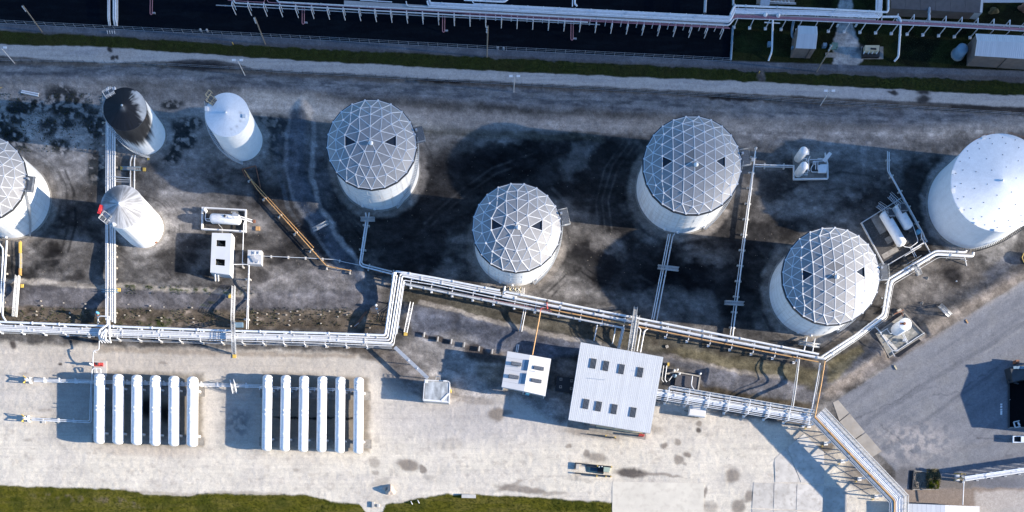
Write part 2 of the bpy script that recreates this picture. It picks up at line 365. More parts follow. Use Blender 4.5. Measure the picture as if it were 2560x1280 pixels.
# ruts and tyre marks
for pts, w_, col_, am_ in [
    ([(1590,360),(1545,420),(1520,500),(1530,580),(1560,640)],2.2,TAN,.35), ([(1578,350),(1530,415),(1505,500),(1514,585),(1545,650)],2.2,TAN,.3), ([(1560,352),(1512,420),(1490,505),(1497,590)],1.8,TAN,.3),
    ([(1480,640),(1450,670),(1420,700),(1380,740)],2.2,BLACK,.8), ([(1472,632),(1440,662),(1408,694),(1370,730)],2.2,BLACK,.8), ([(1440,640),(1455,680),(1490,705),(1530,712)],2.2,BLACK,.8), ([(1450,634),(1466,672),(1498,694),(1535,700)],2.0,BLACK,.8),
    ([(1060,560),(1100,520),(1160,470),(1230,420),(1330,385)],2.5,TAN,.25), ([(1070,572),(1112,532),(1172,482),(1240,434),(1340,398)],2.5,TAN,.25), ([(1050,380),(1120,420),(1150,470),(1140,540)],2.5,DARK,.6),
    ([(160,420),(185,480),(190,560),(170,630)],3,BLACK,.7), ([(145,430),(168,485),(172,560),(150,640)],3,DARK,.6), ([(100,650),(200,640),(260,660)],3,TAN,.3), ([(330,640),(400,660),(430,700)],3,TAN,.3),
    ([(430,420),(450,480),(500,520)],4,TAN,.3), ([(420,540),(430,600),(470,660)],3,TAN,.25), ([(1960,480),(2020,450),(2100,430),(2180,440)],3,DARK,.6), ([(1900,560),(1960,520),(2040,480),(2110,470)],3,DARK,.5), ([(1880,700),(1895,760),(1930,830)],4,DARK,.6),
    ([(1600,690),(1680,740),(1790,770)],3,TAN,.25), ([(1750,620),(1790,650),(1830,640)],3,TAN,.3), ([(700,300),(690,400),(720,520),(800,640)],5,(.10,.11,.12),.5),
    ([(850,420),(835,480),(860,540),(900,590)],3,BLACK,.6), ([(862,410),(848,470),(870,530),(910,575)],2,TAN,.3), ([(60,380),(120,420),(150,470)],3,TAN,.35), ([(1380,470),(1430,520),(1440,600)],4,TAN,.35)]:
    put(line(pts, w_, 2, warp=False)*sstep(.3, .55, N2), col_ if col_ is not TAN else (.13,.12,.11), am_)
# tracks that curl round the tanks
ang = np.arctan2(Y-600, X-1180)
for (tx, ty, r0, r1) in [(1702,472,125,175),(946,424,112,150),(1288,620,112,150),(2036,728,122,160),(32,498,108,160),(353,571,56,110)]:
    rr = np.hypot(X-tx, Y-ty); band = sstep(r0, r0+14, rr)*(1-sstep(r1-14, r1, rr))
    put(band*sstep(.5, .72, fbm(rr/5, np.arctan2(Y-ty, X-tx)*2.2, 71, 3)), DARK, .45)
for key, px, py, r, h in TANKS:
    bx, by, br = tank_base(px, py, r, h); rr = np.hypot(WX-bx, WY-by)
    put(1-sstep(br+10, br+24, rr), (.19,.17,.15) if key[0] == 'g' else TAN, .85)
# north side strips
berm = line([(-200,182),(400,186),(800,214),(1280,243),(1900,280),(2700,322)], 26, 9); put(berm, SLOPE, .95)
put(berm*sstep(.42, .7, fbm(X/34, Y/10, 81)), (.07,.075,.085), .75)
put(line([(-200,200),(350,206),(520,214)], 5, 4), TAN, .6)
cream = line([(600,250),(700,262),(1000,288),(1400,312),(1700,325),(1900,330),(2250,345),(2400,330),(2700,300)], 18, 13); put(cream, (.34,.31,.28), .8)
put(ell(730,262,130,26,6,soft=.6), (.55,.50,.44), .7); put(ell(2150,370,190,36,0,soft=.7), TAN, .75); put(ell(1790,300,40,40), TAN, .5)
put(ell(1900,320,150,26), TAN, .7); put(ell(900,300,200,12,5,soft=.8), SAND, .25)
put(line([(1020,330),(1300,338),(1500,345)], 9, 7), OLIVE, .6)
put(ell(1890,290,22,60,-10), TAN, .4); put(ell(2230,290,24,40), LILAC, .5)
put(line([(-200,155),(300,160),(640,180),(1280,212),(1900,243),(2700,292)], 9, 6), (.10,.085,.07), .8)
put(ell(500,166,75,13,4,soft=.4), (.03,.03,.032), .95); put(ell(1110,200,60,6,4), BLACK, .8); put(ell(1830,245,60,8,4), BLACK, .8); put(line([(2380,268),(2600,280)], 7, 4), DARK, .8)
roadt = interp(SX, [(-300,95),(0,110),(250,117),(660,145),(1280,180),(1900,205),(2560,240),(2800,255)]); roadb = interp(SX, [(-300,130),(0,138),(250,158),(380,155),(480,148),(560,152),(640,172),(1280,206),(1900,235),(2560,268),(2800,285)])
rm = sstep(-2, 2, SY-roadt)*(1-sstep(-3, 3, SY-roadb)); put(rm, GRAVEL, .95); REG[rm > .5] = 2
put(rm*sstep(.45, .7, fbm(X/120, Y/5, 91)), (.27,.27,.275), .5); put(rm*ell(290,135,55,22), (.40,.36,.32), .6); put(rm*ell(2180,222,90,25), (.40,.38,.37), .5)
for e in [(275,124,8,8),(281,148,6,4),(291,147,5,4),(2232,229,11,6),(2307,230,16,7),(2307,248,18,10)]: put(ell(*e, 0, soft=.5), BLACK, .9)
grasst = interp(SX, [(-300,62),(0,76),(640,113),(1280,146),(1900,177),(2560,203),(2800,212)])
gm = sstep(-2, 2, SY-grasst)*(1-sstep(-2, 2, SY-roadt)); gm = gm*(1-ell(1905,185,10,24)); put(gm, (.045,.053,.013), 1.0); REG[gm > .5] = 5
put(gm*sstep(.45, .7, N2), (.055,.045,.018), .45)
stript = interp(X, [(-300,45),(0,57),(640,90),(1280,125),(1830,152),(2560,177),(2800,186)])
sm_ = sstep(-1.5, 1.5, Y-stript)*(1-sstep(-3, 3, WY-grasst)); put(sm_, (.10,.11,.125), 1); REG[sm_ > .5] = 8
put(sm_*sstep(.45, .7, N2), (.18,.19,.20), .45); put(sm_*sstep(.0, 8, Y-stript-12), (.07,.055,.045), .5)
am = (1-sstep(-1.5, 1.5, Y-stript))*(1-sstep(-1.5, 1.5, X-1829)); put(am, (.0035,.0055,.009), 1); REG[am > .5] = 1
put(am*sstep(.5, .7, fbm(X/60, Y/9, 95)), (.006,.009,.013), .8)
lm = (1-sstep(-1.5, 1.5, Y-stript))*sstep(-1.5, 1.5, X-1829); put(lm, (.022,.027,.009), 1); REG[lm > .5] = 6
put(lm*sstep(.4, .7, N2), (.007,.008,.006), .8); put(lm*sstep(.5, .75, fbm(X/25, Y/25, 96)), (.026,.022,.010), .5)
dm = polymask(WX, WY, [(2084,172),(2088,100),(2094,60),(2098,-80),(2130,-80),(2134,70),(2148,125),(2153,148),(2134,172)], 3); put(dm*lm, GRAVEL, .9); REG[(dm*lm) > .5] = 7
put(dm*sstep(.4, .7, N3), (.18,.19,.21), .5); put(ell(2150,125,12,10)*lm, (.08,.085,.09), .6)
# west berm
put(line([(745,292),(738,420),(765,505),(830,590),(885,680),(905,770)], 22, 8), (.085,.095,.11), .85)
put(line([(786,300),(782,440),(800,525),(850,590),(890,650),(908,690)], 6, 4), (.27,.26,.25), .9); put(line([(722,300),(716,430),(745,520),(800,600),(860,680)], 5, 4), (.20,.20,.20), .7)
put(ell(905,740,20,60,-15), TAN, .6); put(ell(930,780,50,50), (.07,.075,.085), .5)
# south-left berm and strip
sb = line([(-200,745),(160,747),(560,757),(930,752)], 24, 6); put(sb, LILAC, .9); put(sb*sstep(.45, .7, N2), (.10,.095,.10), .5)
put(line([(-200,700),(60,705),(160,712),(250,722),(300,716),(560,733),(640,742)], 7, 4), (.34,.30,.25), .75)
st = line([(-200,785),(280,792),(600,800),(960,800)], 22, 6); put(st, (.105,.085,.063), .95); put(st*sstep(.4, .7, N2), (.075,.06,.045), .7); put(st*sstep(.55, .75, fbm(X/26, Y/14, 97)), (.27,.22,.18), .6)
put(line([(300,717),(600,735)], 4, 3)*sstep(.45, .6, N3), (.05,.065,.02), .8); put(ell(390,805,40,14)*sstep(.35, .6, N3), (.045,.065,.015), .85); put(ell(510,762,30,6)*sstep(.4, .6, N3), (.06,.07,.02), .7)
put(ell(760,715,150,40,0,soft=.5), (.22,.205,.20), .6); put(ell(690,690,60,40), (.24,.22,.20), .45)
put(ell(690,640,34,30), DARK, .85); put(ell(740,585,45,45), DARK, .75); put(ell(650,690,32,18), DARK, .7); put(ell(730,640,38,50), BLACK, .6)
# south-right slope
ol = line([(1010,740),(1150,762),(1300,790),(1500,830),(1700,872),(1880,912),(2040,950)], 26, 8); put(ol, OLIVE, .9); put(ol*sstep(.45, .7, N2), (.06,.05,.038), .6)
put(line([(1700,890),(1900,925),(2040,945)], 20, 8), (.14,.12,.07), .6)
sl2 = polymask(WX, WY, [(1015,762),(1130,780),(1290,822),(1450,862),(1480,885),(1270,900),(1150,870),(1040,850)], 8); put(sl2, (.105,.11,.13), .9); put(sl2*sstep(.45, .7, fbm(X/7, Y/20, 99)), (.10,.105,.12), .6)
put(line([(1050,758),(1120,772),(1180,790),(1300,822),(1430,852),(1500,862)], 6, 3), (.32,.285,.245), .75)
sl3 = polymask(WX, WY, [(1660,885),(1760,915),(1950,955),(2060,985),(2040,1010),(1900,985),(1760,970),(1740,930),(1660,915)], 6); put(sl3, (.13,.125,.13), .9); put(line([(1665,892),(1770,915),(1950,950)], 5, 4), (.26,.23,.20), .7)
put(polymask(WX, WY, [(1755,965),(1960,1000),(2030,1015),(2030,1040),(1750,985)], 5), (.07,.055,.035), .8)
# sand apron
sand = polymask(WX, WY, [(-300,848),(250,868),(560,880),(860,884),(960,905),(1010,960),(1060,1010),(1200,1000),(1260,985),(1400,1060),(1640,1010),(1740,1010),(1840,1045),(2030,1070),(2060,1090),(2270,1300),(2300,1600),(-300,1600)], 12)
put(sand, SAND, 1.0)
put(sand*sstep(.45, .68, fbm(X/70, Y/60, 101)), (.47,.43,.375), .5)
put(sand*sstep(.5, .8, fbm(X/200, Y/7, 103)), (.50,.45,.39), .4)
put(sand*sstep(.62, .74, fbm(X/16, Y/11, 104)), (.40,.35,.29), .5); put(sand*(1-sstep(1010, 1130, Y)), (.42,.385,.345), .45)
put(ell(1150,960,150,70,8,soft=.6), DUST, .8); put(ell(1220,1050,260,55,0,soft=.7), (.40,.375,.355), .65); put(ell(1050,880,60,40), DUST, .6); put(ell(1130,860,60,30), (.25,.235,.22), .6)
put(ell(420,905,500,30,2,soft=.9)*sand, (.40,.345,.28), .5); put(ell(365,1125,140,12,2,soft=.7), (.40,.34,.28), .6)
put(ell(200,1020,80,60)*sstep(.5, .7, N3), (.30,.26,.23), .4); put(polymask(WX, WY, [(230,925),(505,935),(510,1118),(230,1110)], 8), (.20,.175,.14), .85); put(polymask(WX, WY, [(655,930),(925,945),(925,1132),(655,1120)], 8), (.19,.16,.125), .85)
put(polymask(WX, WY, [(130,925),(240,930),(240,1112),(130,1100)], 25), (.28,.26,.23), .6); put(polymask(WX, WY, [(550,935),(660,940),(660,1125),(550,1115)], 25), (.28,.26,.23), .6)  # ground painted darker where the two vessel rows cast their shadows
for e in [(378,1020,26,26),(420,1035,22,24),(720,1043,40,3.5),(790,1043,60,3.5),(870,1045,24,3)]: put(ell(*e, 0, soft=.5), BLACK, .95)
put(ell(595,1060,30,34,0,soft=.6)*sstep(.3, .6, N3), (.12,.12,.12), .7)
put(line([(250,872),(560,885),(880,892)], 6, 5), (.22,.175,.13), .6); put(ell(930,885,90,18,14), (.10,.085,.07), .75); put(ell(1010,930,60,50,40), (.10,.09,.085), .6)
for cx, cy, rx, ry, a, d in [(1022,1163,27,17,10,1),(1060,1175,7,14,-30,1),(940,1155,14,14,-50,.6),(938,1180,8,6,0,.6),(950,1205,26,9,-20,.4),(1075,1195,14,5,0,.4),(1245,1036,22,16,0,1),(1270,1035,14,8,0,.7),
      (1330,1185,50,6,0,0),(1300,1222,60,9,5,.9),(1275,1215,40,6,-20,.7),(1360,1232,60,6,3,.6),(1488,1145,26,12,10,.8),(1465,1133,7,9,0,.9),(1578,1183,42,12,5,1.15),(1650,1190,60,4,4,.8),(1660,1118,10,9,0,1),(1695,1107,9,8,0,.8),(1697,1150,13,11,0,.9),(1717,1133,9,9,0,1),(1712,1160,6,5,0,.7),
      (1829,1190,15,20,30,.9),(1765,1230,4,14,0,.9),(1870,1240,15,14,-40,.9),(1845,1265,15,20,10,.9),(1775,1268,20,14,20,.6),(1745,1058,8,8,0,.9),(1745,1075,6,6,0,1.1),(1418,1116,6,6,0,.8),(1450,1200,40,6,5,.4),(1400,1190,80,3,0,.2),(1600,1065,60,12,10,.6),(1560,1085,50,8,8,.6),(1480,1085,80,12,8,.7),(1700,1040,50,6,5,.4),(1820,1030,60,10,8,.7),
      (151,909,5,4,0,1.1),(185,915,4,3,0,.8),(405,909,9,4,0,.6),(515,873,6,3,0,.9),(60,935,12,5,0,.4),(115,1025,20,5,0,.5),(105,1050,16,4,0,.7),(740,1175,10,6,0,.5),(70,1100,12,5,0,.5),(1120,1110,40,14,0,.3),(1240,920,50,40,0,1.0),(1210,890,60,14,14,1.3),(1090,845,50,6,15,1.4),(1190,872,30,10,15,1.3),(1225,935,30,22,0,.9),(1180,1000,60,10,5,.5),
      (35,862,8,10,0,1.2)]:
    if d > 0: put(ell(cx, cy, rx, ry, a, soft=.35), (.20,.17,.14) if d <= 1 else (.06,.05,.045), min(1, d)*.9)
# east side: paved yard and dirt bank
ym = polymask(SX, SY, [(2092,1003),(2330,845),(2560,700),(2900,480),(2900,1600),(2330,1600),(2250,1290),(2240,1180),(2150,1080)], 4)
ym = ym*1.0; put(ym, ROADP, 1); REG[ym > .5] = 3
du = (X*math.cos(math.radians(-33))+Y*math.sin(math.radians(-33))); dv = (-X*math.sin(math.radians(-33))+Y*math.cos(math.radians(-33)))
put(ym*sstep(.45, .7, fbm(du/220, dv/9, 111)), (.15,.155,.17), .6); put(ym*sstep(.5, .8, fbm(X/40, Y/35, 112)), (.21,.21,.21), .5)
for pts, w_, col_, am_ in [([(2110,1040),(2330,900),(2560,765)],5,(.22,.22,.225),.35), ([(2140,1070),(2360,930),(2620,770)],6,(.10,.105,.12),.45), ([(2160,1100),(2300,1010),(2450,890),(2560,800)],3,(.22,.22,.225),.4), ([(2200,1130),(2330,1040),(2500,920)],4,(.10,.105,.12),.45),
    ([(2130,1050),(2200,1020),(2240,1000),(2300,960)],1.2,(.07,.07,.08),.6), ([(2330,990),(2400,985),(2420,960),(2520,900)],1.3,(.07,.07,.08),.6), ([(2200,1060),(2290,1140)],1.4,(.07,.07,.08),.5), ([(2440,1092),(2500,1098),(2530,1100)],2,(.07,.07,.08),.6), ([(2250,1160),(2400,1120),(2620,1080)],8,(.20,.195,.195),.4), ([(2460,880),(2560,820)],3,(.24,.24,.24),.5), ([(2380,1180),(2620,1130)],10,(.13,.13,.145),.5)]:
    put(line(pts, w_, 1.0+w_*.5)*ym, col_, am_)
put(ym*(1-sstep(.004, .012, np.abs(fbm(du/260, dv/40, 113, 2)-.5))), (.09,.09,.10), .3)
put(ell(2280,1110,90,45,0,soft=.7)*ym*sstep(.35, .65, N3), (.40,.36,.33), .6)
bank = line([(2075,975),(2200,900),(2330,822),(2560,680),(2800,540)], 18, 13); put(bank, (.19,.165,.145), .9)
put(line([(2050,960),(2150,900),(2210,850),(2300,760),(2420,720),(2560,640)], 14, 8), (.09,.095,.11), .75)
dz = polymask(WX, WY, [(2235,710),(2330,650),(2440,660),(2470,700),(2330,820),(2260,800)], 14); put(dz, (.14,.125,.11), .8); put(dz*sstep(.45, .7, N2), (.22,.20,.18), .5); put(ell(2385,688,24,24,0,soft=.5), BLACK, .92)
put(line([(2120,960),(2250,880),(2330,830)], 12, 6)*sstep(.4, .6, N2), (.12,.11,.11), .6); put(polymask(WX, WY, [(2070,905),(2150,862),(2160,880),(2090,950),(2065,960)], 6), (.16,.135,.075), .8)
put(polymask(WX, WY, [(2262,1225),(2262,1275),(2460,1285),(2620,1250),(2620,1222),(2400,1218)], 4), (.24,.19,.15), .9); put(polymask(WX, WY, [(2440,1228),(2620,1224),(2620,1400),(2450,1400)], 5), (.40,.36,.32), .9)
put(ell(2380,1208,60,14), (.16,.14,.12), .8); put(ell(2470,1200,80,16,6), (.12,.12,.135), .6); put(ell(2270,1190,34,26), (.12,.115,.115), .8)
put(ell(2035,1110,60,60,40,soft=.5), (.27,.23,.19), .6); put(ell(2060,1118,26,12,-20), (.10,.085,.07), .8); put(ell(2150,1190,50,30,40), (.13,.11,.10), .7)
# south grass
gt = interp(SX, [(-300,1208),(0,1214),(250,1222),(345,1228),(360,1236),(470,1240),(500,1232),(640,1236),(760,1238),(800,1248),(900,1262),(925,1300),(950,1300),(965,1262),(1040,1246),(1120,1235),(1200,1238),(1350,1244),(1528,1256)])
g4 = sstep(-3, 3, (.5*WY+.5*SY)-gt)*(1-sstep(-2, 2, X-1531)); put(g4, (.095,.090,.012), 1); REG[g4 > .5] = 4
put(g4*sstep(.42, .68, fbm(X/50, Y/8, 121)), (.14,.12,.03), .6); put(g4*sstep(.45, .7, N2), (.032,.045,.007), .6); put(g4*ell(230,1250,140,9,5)*sstep(.4, .7, N3), (.17,.13,.09), .7)
put(line([(300,1224),(420,1236),(640,1232),(760,1240)], 4, 3)*(1-g4), (.22,.18,.14), .5)
Yt = Y-.052*X
RUG = np.exp(1.3*(fbm(X/38, Yt/20, 131)-.5)+1.0*(fbm(X/13, Yt/9, 132, 3)-.5)+.8*(fbm(X/90, Yt/5, 133, 3)-.5)*(Y < 345))[..., None]
rough_ = (1-np.clip(sand+ym+am+g4+rm+gm+sm_+.5*(Y < 330), 0, 1))[..., None]; C = C*(RUG*rough_+(1-rough_))
C *= (1+.2*(N4-.5)*(1-.6*sand))[..., None]; C *= (1+.16*(N3-.5)*(1-.5*sand))[..., None]
C *= (1+sand*(.22*(fbm(X/55+9, Y/26, 141)-.5)+.16*(fbm(X/160, Y/3.2, 142, 3)-.5)))[..., None]

GR = 1-.55*np.clip(sand, 0, 1)-.3*rm-.35*ym
Z = np.zeros(X.shape, np.float32)
for pts, hh, w in BERMS: Z = np.maximum(Z, hh*np.exp(-(seg_dist(X, Y, pts)/w)**2*1.6))
for key, px, py, r, h in TANKS:
    bx, by, br = tank_base(px, py, r, h); Z = Z*sstep(br+4, br+24, np.hypot(X-bx, Y-by))
for fp in ([(2180,828),(2262,770),(2325,838),(2226,908)], [(1650,915),(1765,925),(1760,990),(1650,985)], [(2145,550),(2256,485),(2328,603),(2213,675)]): Z = Z*(1-polymask(X, Y, fp, 5))
fadeout = (X > -160) & (X < 2720) & (Y > -120) & (Y < 1400)
Z = Z+np.where(fadeout, .10*(N3-.5)+.05*(N4-.5), 0)*np.where((REG == 2) | (REG == 3) | (REG == 1), .35, 1.0)
PIT = [((2520,925),(2620,925),(2620,1072),(2520,1072),1.6)]
Zpit = inside(X, Y, [(2524,942),(2640,938),(2640,1066),(2524,1066)]); Z = np.where(Zpit, -1.8, Z)
put(Zpit.astype(np.float32), (.010,.011,.013), 1.0)
nyy, nxx = X.shape
def hgt(px, py):
    i = int(np.clip(round((py-uy[0])/step), 0, len(uy)-1))+len(far); j = int(np.clip(round((px-ux[0])/step), 0, len(ux)-1))+len(far)
    return float(Z[i, j])
VX = (X-1280)*SC; VY = (640-Y)*SC
FR = REG[:-1, :-1]
NAMES = {0: 'ground', 1: 'asphalt_yard', 2: 'gravel_road', 3: 'paved_road', 4: 'grass_verge', 5: 'grass_strip', 6: 'lawn', 7: 'gravel_drive', 8: 'gravel_path'}
idx = np.arange(nyy*nxx).reshape(nyy, nxx)
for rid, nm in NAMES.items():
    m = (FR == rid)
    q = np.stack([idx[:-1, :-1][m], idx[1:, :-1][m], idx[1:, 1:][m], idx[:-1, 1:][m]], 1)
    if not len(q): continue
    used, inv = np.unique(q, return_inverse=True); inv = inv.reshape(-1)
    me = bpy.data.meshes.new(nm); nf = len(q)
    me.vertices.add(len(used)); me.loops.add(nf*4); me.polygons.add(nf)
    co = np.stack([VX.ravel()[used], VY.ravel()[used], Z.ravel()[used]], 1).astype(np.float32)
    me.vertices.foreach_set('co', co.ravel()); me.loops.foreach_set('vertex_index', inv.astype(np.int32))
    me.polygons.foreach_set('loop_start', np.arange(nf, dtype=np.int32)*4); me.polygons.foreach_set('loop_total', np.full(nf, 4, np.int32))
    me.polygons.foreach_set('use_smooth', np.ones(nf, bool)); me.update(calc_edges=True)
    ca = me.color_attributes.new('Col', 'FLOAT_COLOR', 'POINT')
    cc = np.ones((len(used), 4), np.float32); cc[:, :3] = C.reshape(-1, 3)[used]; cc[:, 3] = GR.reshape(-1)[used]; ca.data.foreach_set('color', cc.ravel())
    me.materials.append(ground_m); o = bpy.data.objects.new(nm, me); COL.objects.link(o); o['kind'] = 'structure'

def clumps(name, mask, n, size, height, mat, seed):
    rng = np.random.default_rng(seed); ii = np.argwhere(mask & fadeout)
    pick = ii[rng.integers(0, len(ii), n)]
    x = VX[pick[:, 0], pick[:, 1]]+rng.uniform(-.13, .13, n); y = VY[pick[:, 0], pick[:, 1]]+rng.uniform(-.13, .13, n); z = Z[pick[:, 0], pick[:, 1]]
    vs = []; a0 = rng.uniform(0, 6.28, n); sz = size*rng.uniform(.5, 1.3, n); hh = height*rng.uniform(.4, 1.3, n)
    v = np.zeros((n, 6, 3), np.float32)
    for t in range(2):
        a = a0+t*1.7; lean = rng.uniform(-.6, .6, (n, 2))
        v[:, t*3, :] = np.stack([x-np.cos(a)*sz, y-np.sin(a)*sz, z], 1); v[:, t*3+1, :] = np.stack([x+np.cos(a)*sz, y+np.sin(a)*sz, z], 1)
        v[:, t*3+2, :] = np.stack([x+lean[:, 0]*hh, y+lean[:, 1]*hh, z+hh], 1)
    me = bpy.data.meshes.new(name); nf = n*2
    me.vertices.add(n*6); me.loops.add(nf*3); me.polygons.add(nf); me.vertices.foreach_set('co', v.ravel()); me.loops.foreach_set('vertex_index', np.arange(n*6, dtype=np.int32))
    me.polygons.foreach_set('loop_start', np.arange(nf, dtype=np.int32)*3); me.polygons.foreach_set('loop_total', np.full(nf, 3, np.int32)); me.update(calc_edges=True)
    me.materials.append(mat); o = bpy.data.objects.new(name, me); COL.objects.link(o); return o
tag(clumps('grass', REG == 4, 60000, .08, .12, grass_m, 1), 'short green and straw coloured grass along the bottom edge', 'grass', kind='stuff')
tag(clumps('grass', (REG == 5), 50000, .08, .11, grass_d, 2), 'dark green grass strip north of the pale gravel road', 'grass', kind='stuff')
tag(clumps('grass', (REG == 6), 30000, .08, .10, grass_d, 3), 'dark lawn around the buildings at upper right', 'grass', kind='stuff')
weedmask = (REG == 0) & (N3 > .5) & (((Y > 770) & (Y < 815) & (X < 950)) | ((Y > 235) & (Y < 380) & (X < 260)) | ((Y > 715) & (Y < 740) & (X > 290) & (X < 640)))
tag(clumps('weeds', weedmask, 5000, .12, .25, grass_d, 4), 'low weeds scattered over the dirt of the tank yard', 'weeds', kind='stuff')

# loose stones on bare soil
def stones(name, n, region, seed, size, mat, label):
    rng = random.Random(seed); mb = MB()
    for i in range(n):
        px, py = region(rng); c = G(px, py, hgt(px, py)-.02); s = size*rng.uniform(.4, 1.4); a = rng.random()*6.28
        pts = [(c.x+s*rng.uniform(.7, 1.1)*math.cos(a+k*1.257), c.y+s*rng.uniform(.7, 1.1)*math.sin(a+k*1.257)) for k in range(5)]
        b = len(mb.v); mb.v += [(p[0], p[1], c.z) for p in pts]+[(c.x, c.y, c.z+s*.8)]
        for k in range(5): mb.f.append((b+k, b+(k+1) % 5, b+5)); mb.sm.append(False)
    o = mb.build(name, mat); tag(o, label, 'stones', kind='stuff')
stones('stones', 900, lambda r: (r.uniform(20, 2300), r.uniform(300, 720)), 5, .11, wood, 'loose brown stones strewn over the dark tank yard')
stones('stones', 500, lambda r: (r.uniform(0, 2000), r.uniform(1000, 1200)), 6, .09, concrete3, 'small brown stones lying on the pale sand')

# ------------------------------------------------------------------ tanks
def vcol_mesh(name, verts, faces, cols, mat, parent, smooth=True):
    off = ORG[parent.name]
    me = bpy.data.meshes.new(name); me.from_pydata([(v[0]-off[0], v[1]-off[1], v[2]-off[2]) for v in verts], [], faces)
    me.polygons.foreach_set('use_smooth', [smooth]*len(faces)); ca = me.color_attributes.new('Col', 'FLOAT_COLOR', 'POINT')
    c = np.ones((len(verts), 4), np.float32); c[:, :3] = cols; ca.data.foreach_set('color', c.ravel())
    me.materials.append(mat); o = bpy.data.objects.new(name, me); COL.objects.link(o); o.parent = parent; return o

def railing(mb, pts, h=1.05, r=.035, post=1.6):
    for dz in (h, h*.55): mb.tube([Vector(p)+Vector((0,0,dz)) for p in pts], r, 4, cap=False)
    for a, b in zip(pts[:-1], pts[1:]):
        a = Vector(a); b = Vector(b); n = max(1, int((b-a).length/post))
        for k in range(n+1):
            p = a.lerp(b, k/n); mb.tube([p, p+Vector((0,0,h))], r, 4, cap=False)

def spiral_stair(root, c, r, a0, a1, z1, mat=steel):
    mb = MB(); n = 46; rail = []
    for i in range(n):
        t = i/(n-1); a = math.radians(a0+(a1-a0)*t); z = .3+(z1-.3)*t; ca, sa = math.cos(a), math.sin(a)
        mb.box((c[0]+(r+.45)*ca, c[1]+(r+.45)*sa, z), .8, .27, .05, a)
        rail.append((c[0]+(r+.88)*ca, c[1]+(r+.88)*sa, z+1.0))
        if i % 3 == 0: mb.tube([(rail[-1][0], rail[-1][1], z), rail[-1]], .03, 4, cap=False)
    mb.tube(rail, .05, 5, cap=False); mb.tube([(p[0], p[1], p[2]-1.0) for p in rail], .06, 5, cap=False)
    mb.tube([(p[0], p[1], p[2]-.5) for p in rail], .03, 4, cap=False)
    mb.build('staircase', mat, root)

